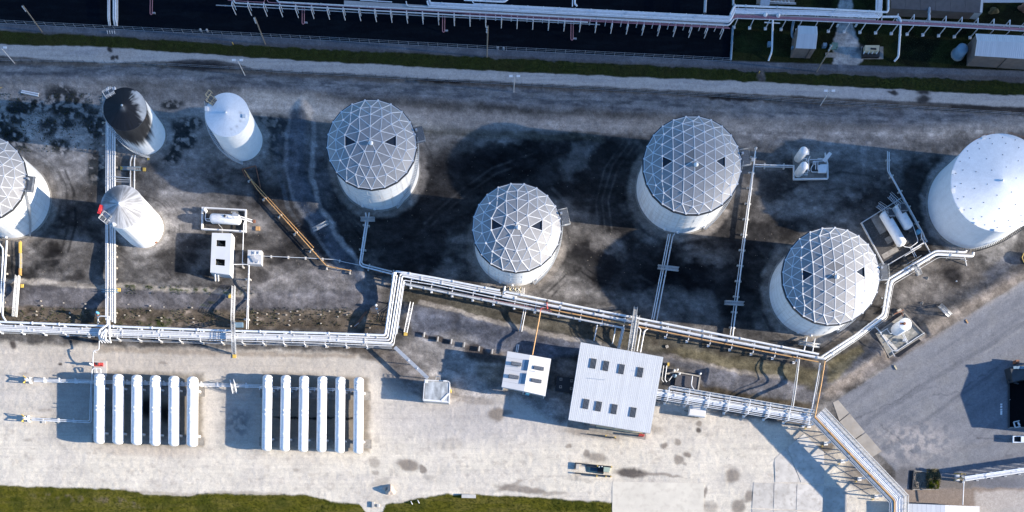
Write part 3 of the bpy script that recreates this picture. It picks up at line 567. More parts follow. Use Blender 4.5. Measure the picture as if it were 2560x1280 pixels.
def dome_tank(key, px, py, r, h, style, rot, label, plat, stairs, eyes, group='white tanks with geodesic aluminium dome roofs'):
    bx, by, br = tank_base(px, py, r, h); R = br*SC; c = G(bx, by, 0)
    root = thing('dome_roof_tank', label, 'storage tank', c, group)
    w = MB(); w.lathe(c, [(R*.955, -.4), (R*.955, h-.75)], 96); w.build('wall', shell, root)
    ring = MB(); ring.lathe(c, [(R*.955+.45, -.3), (R*.955+.45, .12), (R*.955, .14)], 96, smooth=False); ring.build('base_ring', concrete3, root)
    gz = MB()
    for k in range(1, 6): gz.lathe(c, [(R*.955, k*h/6.2), (R*.955+.03, k*h/6.2), (R*.955+.03, k*h/6.2+.10), (R*.955, k*h/6.2+.10)], 72, smooth=False)
    gz.lathe(c, [(R*.955, h-1.3), (R*.955+.22, h-1.3), (R*.955+.22, h-1.18), (R*.955, h-1.18)], 72, smooth=False)
    for k in range(6):
        for q_ in range(11):
            t = 2*math.pi*(q_+(k % 2)*.5)/11; gz.tube([(c.x+(R*.955+.005)*math.cos(t), c.y+(R*.955+.005)*math.sin(t), k*h/6.2+.1), (c.x+(R*.955+.005)*math.cos(t), c.y+(R*.955+.005)*math.sin(t), (k+1)*h/6.2)], .05, 4, cap=False)
    gz.build('plate_seams', seam_m, root, kind='stuff')
    # many-sided eaves gutter
    ns = 21 if style == 7 else 24
    g = MB(); g.lathe(c, [(R*.955-.05, h-.85), (R*1.012, h-.75), (R*1.012, h-.14), (R*.975, h-.12)], ns, smooth=False, a0=math.radians(rot+90)+math.pi/ns, a1=math.radians(rot+90)+math.pi/ns+2*math.pi); g.build('eaves_ring', darksteel, root)
    rise = 3.3; Rn = R*.982; RS = (Rn*Rn+rise*rise)/(2*rise)
    def zz(rho): return h-.05+math.sqrt(RS*RS-rho*rho)-(RS-rise)
    nodes = [(0.0, 0.0)]; kinds = [0]
    if style == 7:
        for q, (cnt, rad, off) in enumerate([(7, .295, 0), (14, .59, 0), (21, .80, 0), (21, 1.0, .5)]):
            for i in range(cnt):
                a = math.radians(90+rot)+2*math.pi*(i+off)/cnt; nodes.append((rad*math.cos(a), rad*math.sin(a))); kinds.append(q+1)
    else:
        a_ = .247
        for i in range(-3, 4):
            for j in range(-3, 4):
                if (i, j) == (0, 0) or abs(i+j) > 3: continue
                x = a_*(math.sqrt(3)/2)*i; y = a_*(j+i/2); t = math.radians(rot)
                nodes.append((x*math.cos(t)-y*math.sin(t), x*math.sin(t)+y*math.cos(t))); kinds.append(1)
        for cnt, rad, off in [(24, .855, 0), (24, 1.0, .5)]:
            for i in range(cnt):
                a = math.radians(90+rot)+2*math.pi*(i+off)/cnt; rr = rad
                if rad < 1: rr = .875 if i % 4 == 0 else .845
                nodes.append((rr*math.cos(a), rr*math.sin(a))); kinds.append(4)
    res = delaunay_2d_cdt([Vector(n) for n in nodes], [], [], 0, 1e-6)
    vs = [Vector((c.x+v.x*Rn, c.y+v.y*Rn, zz(v.length*Rn))) for v in res[0]]
    edges = set(); tri = []
    for f in res[2]:
        if len(f) != 3: continue
        ar = abs((res[0][f[1]]-res[0][f[0]]).cross(res[0][f[2]]-res[0][f[0]]))
        if ar < .006: continue
        tri.append(f)
        for a, b in ((f[0], f[1]), (f[1], f[2]), (f[2], f[0])): edges.add((min(a, b), max(a, b)))
    rnd = random.Random(key)
    cents = [((res[0][f[0]]+res[0][f[1]]+res[0][f[2]])/3) for f in tri]
    dark_ = {min(range(len(tri)), key=lambda i: (cents[i]-Vector(e)).length) for e in eyes}
    for fi, f in enumerate(tri):
        p = [vs[i] for i in f]; nrm = (p[1]-p[0]).cross(p[2]-p[0])
        if nrm.z < 0: p = p[::-1]; nrm = -nrm
        nrm.normalize(); cen = (p[0]+p[1]+p[2])/3; u = ((cen.x-c.x)/Rn, (cen.y-c.y)/Rn)
        eye = fi in dark_
        mid = (style != 7 and math.hypot(u[0], u[1]) < .20 and rnd.random() < .45)
        top = [q.lerp(cen, .03)-nrm*(.015+.015*rnd.random()) for q in p]
        if eye: top = [q-nrm*.3 for q in [q.lerp(cen, .12) for q in p]]
        m = MB(); m.add(top+[q-nrm*.05 for q in top], [(0,1,2),(5,4,3),(0,3,4,1),(1,4,5,2),(2,5,3,0)])
        m.build('roof_panel', darkglass if eye else (alu2 if mid else alu), root)
    rb = MB()
    for a, b in edges: rb.beam(vs[a]+Vector((0,0,-.005)), vs[b]+Vector((0,0,-.005)), .17, .05)
    rb.build('roof_ribs', rib, root)
    hubs = MB()
    for i, v in enumerate(vs): hubs.lathe(v+Vector((0,0,.06)), [(.28, 0), (.28, .04), (.0, .06)], 8, smooth=False)
    hubs.build('hub_caps', rib, root, kind='stuff')
    v = MB(); vc = Vector((c.x+.02*R, c.y-.10*R, zz(.05*R)))
    v.lathe(vc, [(.4, -.1), (.4, .35), (.6, .35), (.6, .45), (.35, .65), (0, .7)], 12); v.build('roof_vent', white, root)
    # platform at the head of the stairs
    pa = math.radians(plat); pc = Vector((c.x+(R+.9)*math.cos(pa), c.y+(R+.9)*math.sin(pa), h-.4))
    pl = MB(); pl.box(pc, 2.4, 4.2, .08, pa); ca, sa = math.cos(pa), math.sin(pa)
    def L_(x, y): return (pc.x+x*ca-y*sa, pc.y+x*sa+y*ca, pc.z+.08)
    plo = pl.build('stair_platform', darkgrate, root)
    rl = MB(); railing(rl, [L_(-1.2, -2.1), L_(1.2, -2.1), L_(1.2, 2.1), L_(-1.2, 2.1)]); rl.build('handrail', steel, plo)
    gb = MB(); gb.box(L_(-1.6, .2), 1.0, .7, .5, pa); gb.box(L_(-.5, 1.2), .5, .5, .8, pa); gb.tube([L_(-2.2, -.6), L_(-2.0, .6)], .18, 6); gb.build('gauge_box', steel, plo)
    spiral_stair(root, c, R*.955, stairs[0], stairs[1], h-.6)
    # manway door and nozzles on the wall, small grey caps at its foot
    for a in (-95, -112, -60): 
        d = MB(); t = math.radians(a)
        q = Vector((c.x+R*.955*math.cos(t), c.y+R*.955*math.sin(t), 1.0)); o_ = Vector((math.cos(t), math.sin(t), 0)); d.tube([q-o_*.1, q+o_*.35], .38, 10); d.build('manway', white, root)
    return root
dome_tank('g0', -42, 443, 108, 15.4, 7, 8, 'white dome roof tank cut off by the left edge, with a shadow on its wall', -8, (-62, -18), [])
dome_tank('g1', 929, 361, 113, 16.0, 7, 0, 'leftmost whole dome roof tank, beside the curved earth berm', 12, (-64, 8), [(-.49, .01), (.44, .02)])
dome_tank('g2', 1292, 569, 112, 14.2, 7, -1, 'dome roof tank standing right against the middle pipe rack', 12, (-64, 8), [(-.46, .01), (.45, .04)])
dome_tank('g3', 1731, 413, 124, 15.8, 6, 0, 'large dome roof tank nearest the gravel road at the upper right', 8, (-60, 4), [(-.53, 0), (.535, 0)])
dome_tank('g4', 2078, 690, 123, 14.4, 6, 3, 'large dome roof tank in the lower right corner of the tank yard', 4, (-60, 0), [(-.50, -.01), (.57, .08)])

def cone_tank(px, py, r, h, rise, label, kind, plat_ang, name='cone_roof_tank'):
    bx, by, br = tank_base(px, py, r, h); R = br*SC; c = G(bx, by, 0)
    root = thing(name, label, 'storage tank', c, 'white cone roof tanks')
    na, nr = 120, 22
    verts = []; cols = []
    A = np.linspace(0, 2*np.pi, na, endpoint=False); rr = np.linspace(0.012, 1, nr)
    RR, AA = np.meshgrid(rr, A, indexing='ij'); xs = c.x+R*RR*np.cos(AA); ys = c.y+R*RR*np.sin(AA)
    ridge = 1 - RR; zs = h+rise*ridge
    base = np.array((.76,.78,.79), np.float32)*np.ones(RR.shape+(1,), np.float32)
    st_ = fbm(AA*10.0+3, RR*1.2, 201, 4); st2 = fbm(AA*14, RR*2.5, 202, 3); bl = fbm(RR*np.cos(AA)*3+9, RR*np.sin(AA)*3+9, 203)
    dx, dy = RR*np.cos(AA), RR*np.sin(AA)
    if kind == 'black':
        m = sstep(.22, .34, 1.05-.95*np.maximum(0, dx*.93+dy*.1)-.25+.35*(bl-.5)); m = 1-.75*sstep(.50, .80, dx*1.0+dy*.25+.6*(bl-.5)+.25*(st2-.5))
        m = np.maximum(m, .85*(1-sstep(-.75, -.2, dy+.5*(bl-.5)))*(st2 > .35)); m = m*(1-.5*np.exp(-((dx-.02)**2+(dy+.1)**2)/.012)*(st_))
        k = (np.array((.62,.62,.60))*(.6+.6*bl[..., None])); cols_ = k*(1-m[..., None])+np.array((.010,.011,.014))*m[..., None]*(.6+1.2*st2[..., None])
    elif kind == 'stained':
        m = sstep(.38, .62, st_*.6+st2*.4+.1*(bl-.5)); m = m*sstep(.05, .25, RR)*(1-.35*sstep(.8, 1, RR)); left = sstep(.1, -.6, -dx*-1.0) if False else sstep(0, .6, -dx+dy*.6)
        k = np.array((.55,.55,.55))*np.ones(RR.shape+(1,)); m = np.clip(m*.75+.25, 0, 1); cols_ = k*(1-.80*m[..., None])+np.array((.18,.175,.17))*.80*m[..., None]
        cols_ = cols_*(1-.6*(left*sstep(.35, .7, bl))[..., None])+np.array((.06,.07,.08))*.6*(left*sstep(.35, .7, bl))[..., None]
    elif kind == 'white':
        cols_ = base*(.96+.08*(st2[..., None]-.5))
        d = sum(np.exp(-((dx-a)**2+(dy-b)**2)/.003) for a, b in ((.62,.05),(.68,-.1),(.45,-.55),(.2,-.68),(.60,-.32)))
        cols_ = cols_*(1-.35*np.clip(d, 0, 1)[..., None])
    else:
        cols_ = base*(.97+.10*(fbm(AA*22, RR*1.2, 207, 3)[..., None]-.5))
    verts = list(zip(xs.ravel(), ys.ravel(), zs.ravel())); faces = []
    for i in range(nr-1):
        for j in range(na): faces.append((i*na+j, i*na+na+j, i*na+na+(j+1) % na, i*na+(j+1) % na))
    verts.append((c.x, c.y, h+rise)); ctr = len(verts)-1
    for j in range(na): faces.append((ctr, j, (j+1) % na))
    cc = np.concatenate([np.clip(cols_.reshape(-1, 3), .01, .85), [[.6,.6,.6]]])
    vcol_mesh('roof', verts, faces, cc, stain_m, root, smooth=True)
    # wall with its stains
    nh = 26; TT = np.linspace(0, 1, nh); T2, A2 = np.meshgrid(TT, A, indexing='ij')
    Rw = R*.985; ve = list(zip((c.x+Rw*np.cos(A2)).ravel(), (c.y+Rw*np.sin(A2)).ravel(), (-.4+(h+.3)*T2).ravel())); fa = []
    for i in range(nh-1):
        for j in range(na): fa.append((i*na+j, i*na+(j+1) % na, i*na+na+(j+1) % na, i*na+na+j))
    wc = np.array((.78,.79,.79))*np.ones(T2.shape+(1,)); str_ = fbm(A2*16, T2*1.5, 211, 4)
    st2m = fbm(A2*9, T2*9, 214, 3)
    if kind == 'black':
        ang_ = np.degrees(A2); south = np.exp(-(((ang_-275+180) % 360-180)/88)**4)
        drip = sstep(0, 1, (T2-(1-.85*south*(.55+.5*(str_))))/.30)*(.96+.04*st2m); wc = wc*(1-drip[..., None])+np.array((.012,.012,.014))*drip[..., None]
        run = (str_ > .62)*np.exp(-(((ang_-345+180) % 360-180)/22)**2)*sstep(.3, .6, T2); wc = wc*(1-.7*run[..., None])+np.array((.10,.07,.055))*.7*run[..., None]
    elif kind == 'stained': wc = wc*(1-.18*sstep(.5, .7, str_)[..., None])
    elif kind == 'big': wc = np.array((.62,.66,.70))*np.ones(T2.shape+(1,))*(1-.06*sstep(.5, .7, str_)[..., None])
    vcol_mesh('wall', ve, fa, np.clip(wc.reshape(-1, 3), .01, .85), stain_m, root)
    e = MB(); e.lathe(c, [(R*.985, h-.22), (R*1.002, h-.1), (R*1.002, h-.02), (R*.99, h+.03)], 96, smooth=False); e.build('roof_edge', shell7 if kind != 'black' else darksteel, root)
    b = MB(); b.lathe(c, [(R+.35, -.3), (R+.35, .1), (R*.97, .12)], 72, smooth=False); b.build('base_ring', concrete3, root)
    v = MB(); v.lathe((c.x, c.y, h+rise-.1), [(.2, 0), (.2, .3), (.32, .3), (.25, .45), (0, .5)], 10); v.build('roof_vent', white if kind != 'black' else steel, root)
    return root, c, R
r_, c_, R_ = cone_tank(312.5, 273, 54.5, 15.4, 2.0, 'narrow white tank with a soot blackened roof and black stain running down its wall', 'black', 135)
def cage_platform(root, px, py, z, w, d, rot, mat, inner=None):
    c = P(px, py, z); pl = MB(); pl.box(c, w, d, .08, rot); o = pl.build('roof_platform', darkgrate, root); ca, sa = math.cos(rot), math.sin(rot)
    def L_(x, y): return (c.x+x*ca-y*sa, c.y+x*sa+y*ca, c.z+.08)
    rl = MB(); railing(rl, [L_(-w/2, -d/2), L_(w/2, -d/2), L_(w/2, d/2), L_(-w/2, d/2), L_(-w/2, -d/2)], post=.9, r=.05); rl.tube([L_(0, -d/2), L_(0, d/2)], .05, 4); rl.tube([L_(-w/2, 0), L_(w/2, 0)], .05, 4); rl.build('handrail', mat, o)
cage_platform(r_, 274, 234, 15.8, 2.6, 1.7, math.radians(30), white)
spiral_stair(r_, c_, R_, 282, 150, 15)
r_, c_, R_ = cone_tank(568, 287, 55.5, 15.6, 1.3, 'narrow clean white tank with a white roof, upper left', 'white', 135)
cage_platform(r_, 530, 253, 15.9, 1.9, 1.8, math.radians(-35), wall_c); cage_platform(r_, 524, 238, 15.9, .9, 1.6, math.radians(-35), wall_c)
m = MB(); m.box(P(517, 273, 15.8), .8, 1.1, .5); m.box(P(611, 291, 15.9), .9, .9, .4); m.build('roof_hatch', white, r_)
spiral_stair(r_, c_, R_, 272, 150, 15)
r_, c_, R_ = cone_tank(306, 517, 54.5, 15.8, 2.2, 'narrow white tank with a grey streaked roof and a red cover at its edge', 'stained', 200)
cage_platform(r_, 266, 546, 15.9, 2.3, 2.4, math.radians(-38), white)
m = MB(); m.box(P(251, 524, 16.0), .75, 2.3, .35, math.radians(-18)); m.build('red_cover', bright_red, r_)
m = MB(); m.box(P(287, 561, 15.8), .9, .9, .4, .3); m.build('roof_hatch', white, r_)
m = MB(); t = math.radians(-48); m.tube([c_+Vector((R_*.98*math.cos(t), R_*.98*math.sin(t), .8)), c_+Vector((R_*1.03*math.cos(t), R_*1.03*math.sin(t), .8))], .35, 10); m.build('manway', rust, r_)
r_, c_, R_ = cone_tank(2499.5, 456.5, 122.5, 14.6, 1.4, 'very wide white tank with a smooth low cone roof at the right edge', 'big', 0)
for rad, cnt, of in ((.92, 22, .3), (.80, 18, .1), (.55, 10, .4), (.30, 6, .2)):
    for k in range(cnt):
        a = 2*math.pi*(k+of)/cnt; q = Vector((c_.x+R_*rad*math.cos(a), c_.y+R_*rad*math.sin(a), 14.6+1.4*(1-rad)))
        m = MB(); m.lathe(q, [(.13, -.05), (.13, .05), (.0, .07)], 6); m.build('roof_fitting', darksteel, r_)
for a in (168, 190, 215, 240, 265, 110):
    t = math.radians(a); q = Vector((c_.x+R_*.985*math.cos(t), c_.y+R_*.985*math.sin(t), 14.5)); m = MB(); m.box(q, .7, 1.0, .45, t); m.build('rim_vent', white, r_)
m = MB(); railing(m, [Vector((c_.x+R_*1.0*math.cos(math.radians(a)), c_.y+R_*1.0*math.sin(math.radians(a)), 14.7)) for a in range(62, 86, 4)], post=1.2); railing(m, [Vector((c_.x+R_*1.0*math.cos(math.radians(a)), c_.y+R_*1.0*math.sin(math.radians(a)), 14.7)) for a in range(98, 128, 4)], post=1.2, r=.02); m.build('rim_handrail', rust, r_)
spiral_stair(r_, c_, R_*.99, -92, -30, 13.8, darksteel)

# ------------------------------------------------------------------ horizontal pressure vessels
def vessel(root, p0, p1, r, mat, n=24, part='shell'):
    p0 = Vector(p0); p1 = Vector(p1); d = (p1-p0).normalized(); L = (p1-p0).length; hd = r*.55
    prof = [(0, 0), (r*.35, .03*hd), (r*.65, .22*hd), (r*.87, .52*hd), (r*.97, .8*hd), (r, hd), (r, L-hd), (r*.97, L-.8*hd), (r*.87, L-.52*hd), (r*.65, L-.22*hd), (r*.35, L-.03*hd), (0, L)]
    u = d.cross(Vector((0,0,1))).normalized(); w = u.cross(d); mb = MB(); base = 0
    for rr, t in prof:
        for j in range(n):
            a = 2*math.pi*j/n; mb.v.append(tuple(p0+d*t+u*math.cos(a)*rr+w*math.sin(a)*rr))
    for i in range(len(prof)-1):
        for j in range(n): mb.f.append((i*n+j, i*n+(j+1) % n, i*n+n+(j+1) % n, i*n+n+j)); mb.sm.append(True)
    return mb.build(part, mat, root)
ordn = ['first', 'second', 'third', 'fourth', 'fifth', 'sixth']
def bullets(tops, bots, r, zc, grp, where):
    for i, ((xt, yt), (xb, yb)) in enumerate(zip(tops, bots)):
        a = P(xt, yt, zc); b = P(xb, yb, zc); mid = (a+b)/2; mid.z = 0; d = (b-a).normalized()
        root = thing('pressure_vessel', f'{ordn[i]} long white horizontal pressure vessel from the left in the {where}', 'gas tank', mid, grp)
        vessel(root, a, b, r, bullet_m)
        sm = MB()
        for t in (.18, .5, .83):
            q = a.lerp(b, t); w = .05
            n = 24; u = Vector((1, 0, 0)) - d*d.x; u.normalize(); v = d.cross(u); base = len(sm.v)
            for e in (-w/2, w/2):
                for j in range(n): sm.v.append(tuple(q+d*e+(u*math.cos(2*math.pi*j/n)+v*math.sin(2*math.pi*j/n))*(r+.012)))
            for j in range(n): sm.f.append((base+j, base+(j+1) % n, base+n+(j+1) % n, base+n+j)); sm.sm.append(True)
        sm.build('weld_bands', steel, root)
        for t in (.2, .84):
            q = a.lerp(b, t); sd = MB(); sd.box((q.x, q.y, .75), r*1.75, .45, zc-.75-r*.35); sd.build('saddle', white, root)
            pr = MB(); pr.box((q.x, q.y, -.2), r*2.1, .8, .95); pr.build('pier', concrete, root)
            g2 = MB(); g2.add([(q.x+r*.8, q.y-.2, .75), (q.x+r*1.25, q.y-.2, .75), (q.x+r*.86, q.y-.2, zc-.2), (q.x+r*.8, q.y+.2, .75), (q.x+r*1.25, q.y+.2, .75), (q.x+r*.86, q.y+.2, zc-.2)], [(0,1,2),(5,4,3),(1,4,5,2),(0,2,5,3)]); g2.build('gusset', white, root)
        for t, rr, hh in ((.07, .16, .35), (.13, .28, .22), (.17, .2, .4), (.47, .12, .3), (.53, .09, .45), (.78, .08, .2)):
            q = a.lerp(b, t); nz = MB(); nz.lathe((q.x-r*.22, q.y, zc+r*.92), [(rr, 0), (rr, hh), (rr*1.3, hh), (rr*1.3, hh+.08), (0, hh+.1)], 10); nz.build('nozzle', white, root)
        ld = MB(); q0 = a.lerp(b, .10); q1 = a.lerp(b, .17); ld.tube([(q0.x-r*.55, q0.y, zc+r*.9), (q1.x-r*.55, q1.y, zc+r*.9)], .09, 6); ld.tube([(q0.x-r*.2, q0.y, zc+r*1.05), (q1.x-r*.2, q1.y, zc+r*1.05)], .06, 6); ld.build('top_pipe', whitep, root)
xt = [249.8, 296.3, 343, 389, 435.5, 481.5]; xb = [248.3, 295, 341.5, 388, 434.5, 480.5]
yt = [934.5, 935.3, 937.3, 938.5, 940, 941.6]; yb = [1109.5, 1111, 1112.5, 1114.5, 1115.5, 1117]
bullets(list(zip(xt, yt)), list(zip(xb, yb)), 1.49, 2.45, 'six pressure vessels in the left row', 'left row')
xt = [669.3, 715, 760.5, 806, 851.3, 897]; xb = [666.6, 711.9, 757.7, 803.3, 849.3, 895]
yt = [937, 938, 939.4, 940.6, 942, 943.3]; yb = [1127, 1128, 1129.3, 1130.5, 1132.5, 1133.8]
bullets(list(zip(xt, yt)), list(zip(xb, yb)), 1.36, 2.35, 'six pressure vessels in the right row', 'right row')
for (x0, x1, ya, yb_, sl_, lab) in [(231, 513, 962, 984, .028, 'upper concrete footing strip under the left row of vessels'), (230, 512, 1085, 1106, .028, 'lower concrete footing strip under the left row of vessels'),
                                 (650, 927, 972, 994, .026, 'upper concrete footing strip under the right row of vessels'), (648, 929, 1092, 1114, .026, 'lower concrete footing strip under the right row of vessels')]:
    m = MB(); m.prism([tuple(G(x0, ya)[:2]), tuple(G(x1, ya+sl_*(x1-x0))[:2]), tuple(G(x1, yb_+sl_*(x1-x0))[:2]), tuple(G(x0, yb_)[:2])], -.2, .14); single(m, 'footing_strip', concrete3, lab, 'concrete footing', G((x0+x1)/2, (ya+yb_)/2, 0))

# ------------------------------------------------------------------ pipes and pipe racks
def off_line(pts, d):
    """polyline in pixels pushed sideways by d pixels, corners mitred"""
    out = []; n = len(pts)
    for i, p in enumerate(pts):
        p = Vector(p)
        def nrm(a, b): v = (Vector(b)-Vector(a)).normalized(); return Vector((-v.y, v.x))
        if i == 0: m = nrm(pts[0], pts[1])
        elif i == n-1: m = nrm(pts[-2], pts[-1])
        else:
            a = nrm(pts[i-1], p); b = nrm(p, pts[i+1]); m = (a+b).normalized(); m = m/max(.4, m.dot(a))
        out.append(tuple(p+m*d))
    return out
def soften(pts, r):
    """round the corners of a 3-D polyline"""
    if len(pts) < 3: return pts
    out = [pts[0]]
    for a, b, c in zip(pts[:-2], pts[1:-1], pts[2:]):
        d0 = (a-b); d1 = (c-b); rr = min(r, d0.length*.4, d1.length*.4); s0 = b+d0.normalized()*rr; s1 = b+d1.normalized()*rr
        for t in (0, .33, .67, 1): out.append(s0*(1-t)**2+b*2*t*(1-t)+s1*t*t)
    return out+[pts[-1]]
def pipe(root, pts, z, r, mat, name='pipe', n=8, rnd=.7):
    P3 = [P(p[0], p[1], p[2] if len(p) > 2 else z) for p in pts]
    if mat is whitep: mat = random.choice([whitep, whitep, whitep3, whitep2])
    m = MB().tube(soften(P3, rnd), r, n)
    if r >= .12:
        for a, b in zip(P3[:-1], P3[1:]):
            L = (b-a).length; d = (b-a).normalized(); t = random.uniform(2, 6)
            while t < L-1.5:
                for e in (0, .22): m.tube([a+d*(t+e), a+d*(t+e+.10)], r*1.32+.02, n)
                t += random.uniform(7, 13)
    return m.build(name, mat, root)
def plen(pts): return sum(math.dist(a[:2], b[:2]) for a, b in zip(pts[:-1], pts[1:]))
def along(pts, sp, st=0):
    out = []; need = st
    for a, b in zip(pts[:-1], pts[1:]):
        L = math.dist(a[:2], b[:2]); t = need
        while t <= L:
            f = t/L; out.append(((a[0]+(b[0]-a[0])*f, a[1]+(b[1]-a[1])*f), ((b[0]-a[0])/L, (b[1]-a[1])/L))); t += sp
        need = t-L
    return out
def bents(root, path, z, w0, w1, sp, st=8, foot=True, mat=whitep, post=.13, name='support_frame', extra=0):
    """trestles under a rack: w0, w1 the sideways reach of the crossbeam in pixels"""
    for (x, y), (dx, dy) in along(path, sp, st):
        nx_, ny_ = -dy, dx; a = P(x+nx_*w0, y+ny_*w0, z); b = P(x+nx_*w1, y+ny_*w1, z); m = MB()
        m.beam(a, b, .2, .22)
        for q in (a.lerp(b, .06), a.lerp(b, .94)):
            m.tube([(q.x, q.y, -.2), (q.x, q.y, z)], post, 6)
            if foot: m.box((q.x, q.y, -.1), .65, .65, .35)
        if extra: m.beam(a+Vector((0,0,extra)), b+Vector((0,0,extra)), .18, .18); 
        m.build(name, mat, root)
def rack(label, path, z, pipes, sp, w0, w1, st=8, name='pipe_rack', cat='pipe rack', extra=0, foot=True, post=.13):
    mid = path[len(path)//2]; root = thing(name, label, cat, P(mid[0], mid[1], 0))
    for off, r, mat in pipes: pipe(root, off_line(path, off), z+r+.12, r, mat)
    if sp: bents(root, path, z, w0, w1, sp, st, extra=extra, foot=foot, post=post)
    return root
def clamps(root, path, z, off0, off1, sp, st=0):
    for (x, y), (dx, dy) in along(path, sp, st):
        a = P(x-dy*off0, y+dx*off0, z); b = P(x-dy*off1, y+dx*off1, z); MB().beam(a, b, .12, .10).build('clamp', steel, root)

# long rack along the sand
pathA = [(-60,802),(260,815),(540,826),(800,832.5),(963,838),(985.5,681)]
A = thing('pipe_rack', 'long white pipe rack running left to right above the pressure vessels', 'pipe rack', P(480, 835, 0))
pipe(A, pathA, 3.1, .30, whitep)
for pts, r in [([(-60,811),(260,823.5),(540,833.5),(800,839.5),(968.5,844.5),(991.7,688)], .24), ([(-60,815.5),(260,828),(540,838),(800,844),(974,850.5),(999,692)], .24),
               ([(-60,820),(260,832.5),(540,842),(800,848),(979,857),(1004,698)], .22), ([(-60,824),(260,836.5),(540,846),(800,852),(983,860.5)], .20), ([(1008.5,703),(989,838)], .10), ([(1004.5,706),(985,836)], .10), ([(1011,706),(992,835)], .08)]:
    pipe(A, pts, 3.0, r, whitep)
pipe(A, [(230,839),(260,841),(540,851),(800,858),(983.5,865),(988,838),(1010,708)], 2.9, .12, whitep)
pipe(A, [(-60,830),(120,835),(236,842)], 1.0, .09, dullp); pipe(A, [(270,848),(540,856),(800,861),(980,868)], .8, .10, greyp); pipe(A, [(270,851),(540,859),(800,864),(980,871)], .8, .10, greyp)
bents(A, [(-30,803),(260,815)], 2.6, 2, 24, 55, 26)
bents(A, [(290,817),(540,826),(800,832.5),(960,838)], 2.6, -3, 30, 52, 4)
bents(A, [(965,828),(985,690)], 2.6, -4, 28, 56, 20)
for (x, y), d in along([(280,848),(540,857),(800,862),(975,868)], 52, 20):
    m = MB(); q = P(x, y+4, 0); m.box((q.x, q.y, -.1), .5, .5, .4); m.tube([(q.x, q.y, .2), (q.x, q.y, .9)], .08, 6); m.build('pipe_foot', concrete, A)
# loops that drop out of the rack at its crossing
LP = thing('expansion_loops', 'set of bent white pipes looping over the left rack below the vertical pipes', 'pipes', P(260, 835, 0))
for k, (x0, y0, x1) in enumerate([(268,812,247.5),(266,822,253),(268,825,258),(262,829,263)]):
    pipe(LP, [(x0,y0,3.9),(x1+2,y0+13,3.9),(x1,y0+22,3.9),(x1+1,847,3.2),(x1+8+k*2,856,.8)], 3.5, .24, whitep)
pipe(LP, [(273,795,3.6),(274,846,3.6),(277,856,.6)], 3.6, .22, whitep); pipe(LP, [(274,829,3.6),(279,838,3.6),(279,841,3.0)], 3.6, .15, whitep)
# five vertical pipes under the narrow tanks
GV = thing('pipe_rack', 'five parallel white pipes running up and down past the narrow tanks', 'pipe rack', P(276, 600, 0))
for xa, xb_, xc, r, yend in [(266,265,264.5,.16,800),(270.5,269.5,268.5,.26,815),(276,275,276,.22,800),(281,281,281,.24,805),(286.5,286.5,287,.28,808)]:
    pipe(GV, [(xa+1,173,.35),(xb_,420,.6),(xc,600,.9),(xc,700,1.6),(xc,yend,2.4)], 1, r, whitep)
for (x, y), d in along([(270,240),(270,800)], 28, 10):
    if 440 < y < 600: continue
    m = MB(); a = P(257 if y < 480 else 263, y, .35); b = P(291, y, .35); m.beam(a, b, .16, .14); m.box((b.x, b.y, -.1), .5, .5, .35)
    if y < 480: m.box((a.x, a.y, -.1), .55, .55, .35)
    m.build('sleeper', concrete, GV)
pipe(GV, [(264,440,.9),(325,445,.9)], .9, .10, whitep); pipe(GV, [(290,449,.8),(324,450,.8)], .8, .07, whitep); pipe(GV, [(290,454,.7),(324,455,.7)], .7, .07, whitep); pipe(GV, [(291,538,.7),(330,540,.7)], .6, .07, whitep)
PT = thing('pipe_pair', 'two short white pipes joining the blackened tank and the streaked tank', 'pipes', P(331, 430, 0))
pipe(PT, [(331,389,.7),(326,402,.7),(326,470,.7)], .7, .17, whitep); pipe(PT, [(338,388,.7),(336,402,.7),(336,472,.7)], .7, .17, whitep)
NP = thing('pipe_rack', 'bent white pipes crossing the dark asphalt at the top left', 'pipe rack', P(281, 30, 0))
for x, x2, r in [(270,273,.2),(274,276,.14),(284,287,.26),(289,292.5,.26),(294,293,.12)]: pipe(NP, [(x,-60,2.2),(x,48,1.8),(x2,64,.1)], 1, r, whitep)
for k in range(4):
    q = G(269+k*6, 84, 0); m = MB(); m.tube([(q.x, q.y, 0), (q.x+.2, q.y+.3, .9)], .1, 6); m.build('vent_stub', white, NP)
# left edge
LE = thing('pipe_pair', 'two thick white pipes by the left edge running down to the rack', 'pipes', P(9, 700, 0))
pipe(LE, [(-6,603,.7),(8,622,1.0),(3,720,1.2),(0,780,2.6),(-12,792,2.8)], 1, .22, whitep); pipe(LE, [(17,602,.7),(14,650,1.0),(8,740,1.4),(6,790,2.6),(14,802,2.9)], 1, .27, whitep)
for x, y in ((21,640),(18,686),(14,742),(12,757)):
    q = G(x, y, hgt(x, y)-.05); m = MB(); m.box(q, .7, .45, .6); m.build('pipe_foot', concrete, LE)
pth = MB(); w = []
LEg = thing('walkway', 'brown and grey duckboard path left of the earth berm', 'walkway', G(53, 645, 0))
for (ya, yb_, mt, x0) in ((606,634,yellow,52),(634,672,grate,53),(672,690,orange,52)):
    m = MB(); m.prism([tuple(G(x0-3.5,ya)[:2]), tuple(G(x0+3.5,ya)[:2]), tuple(G(x0+3.5,yb_-.6)[:2]), tuple(G(x0-3.5,yb_-.6)[:2])], .25, .4); m.build('walkway_board', mt, LEg)
m = MB(); railing(m, [G(56,606,.35), G(57,630,.35), G(56,690,.35)], r=.05); m.build('handrail', yellow, LEg)

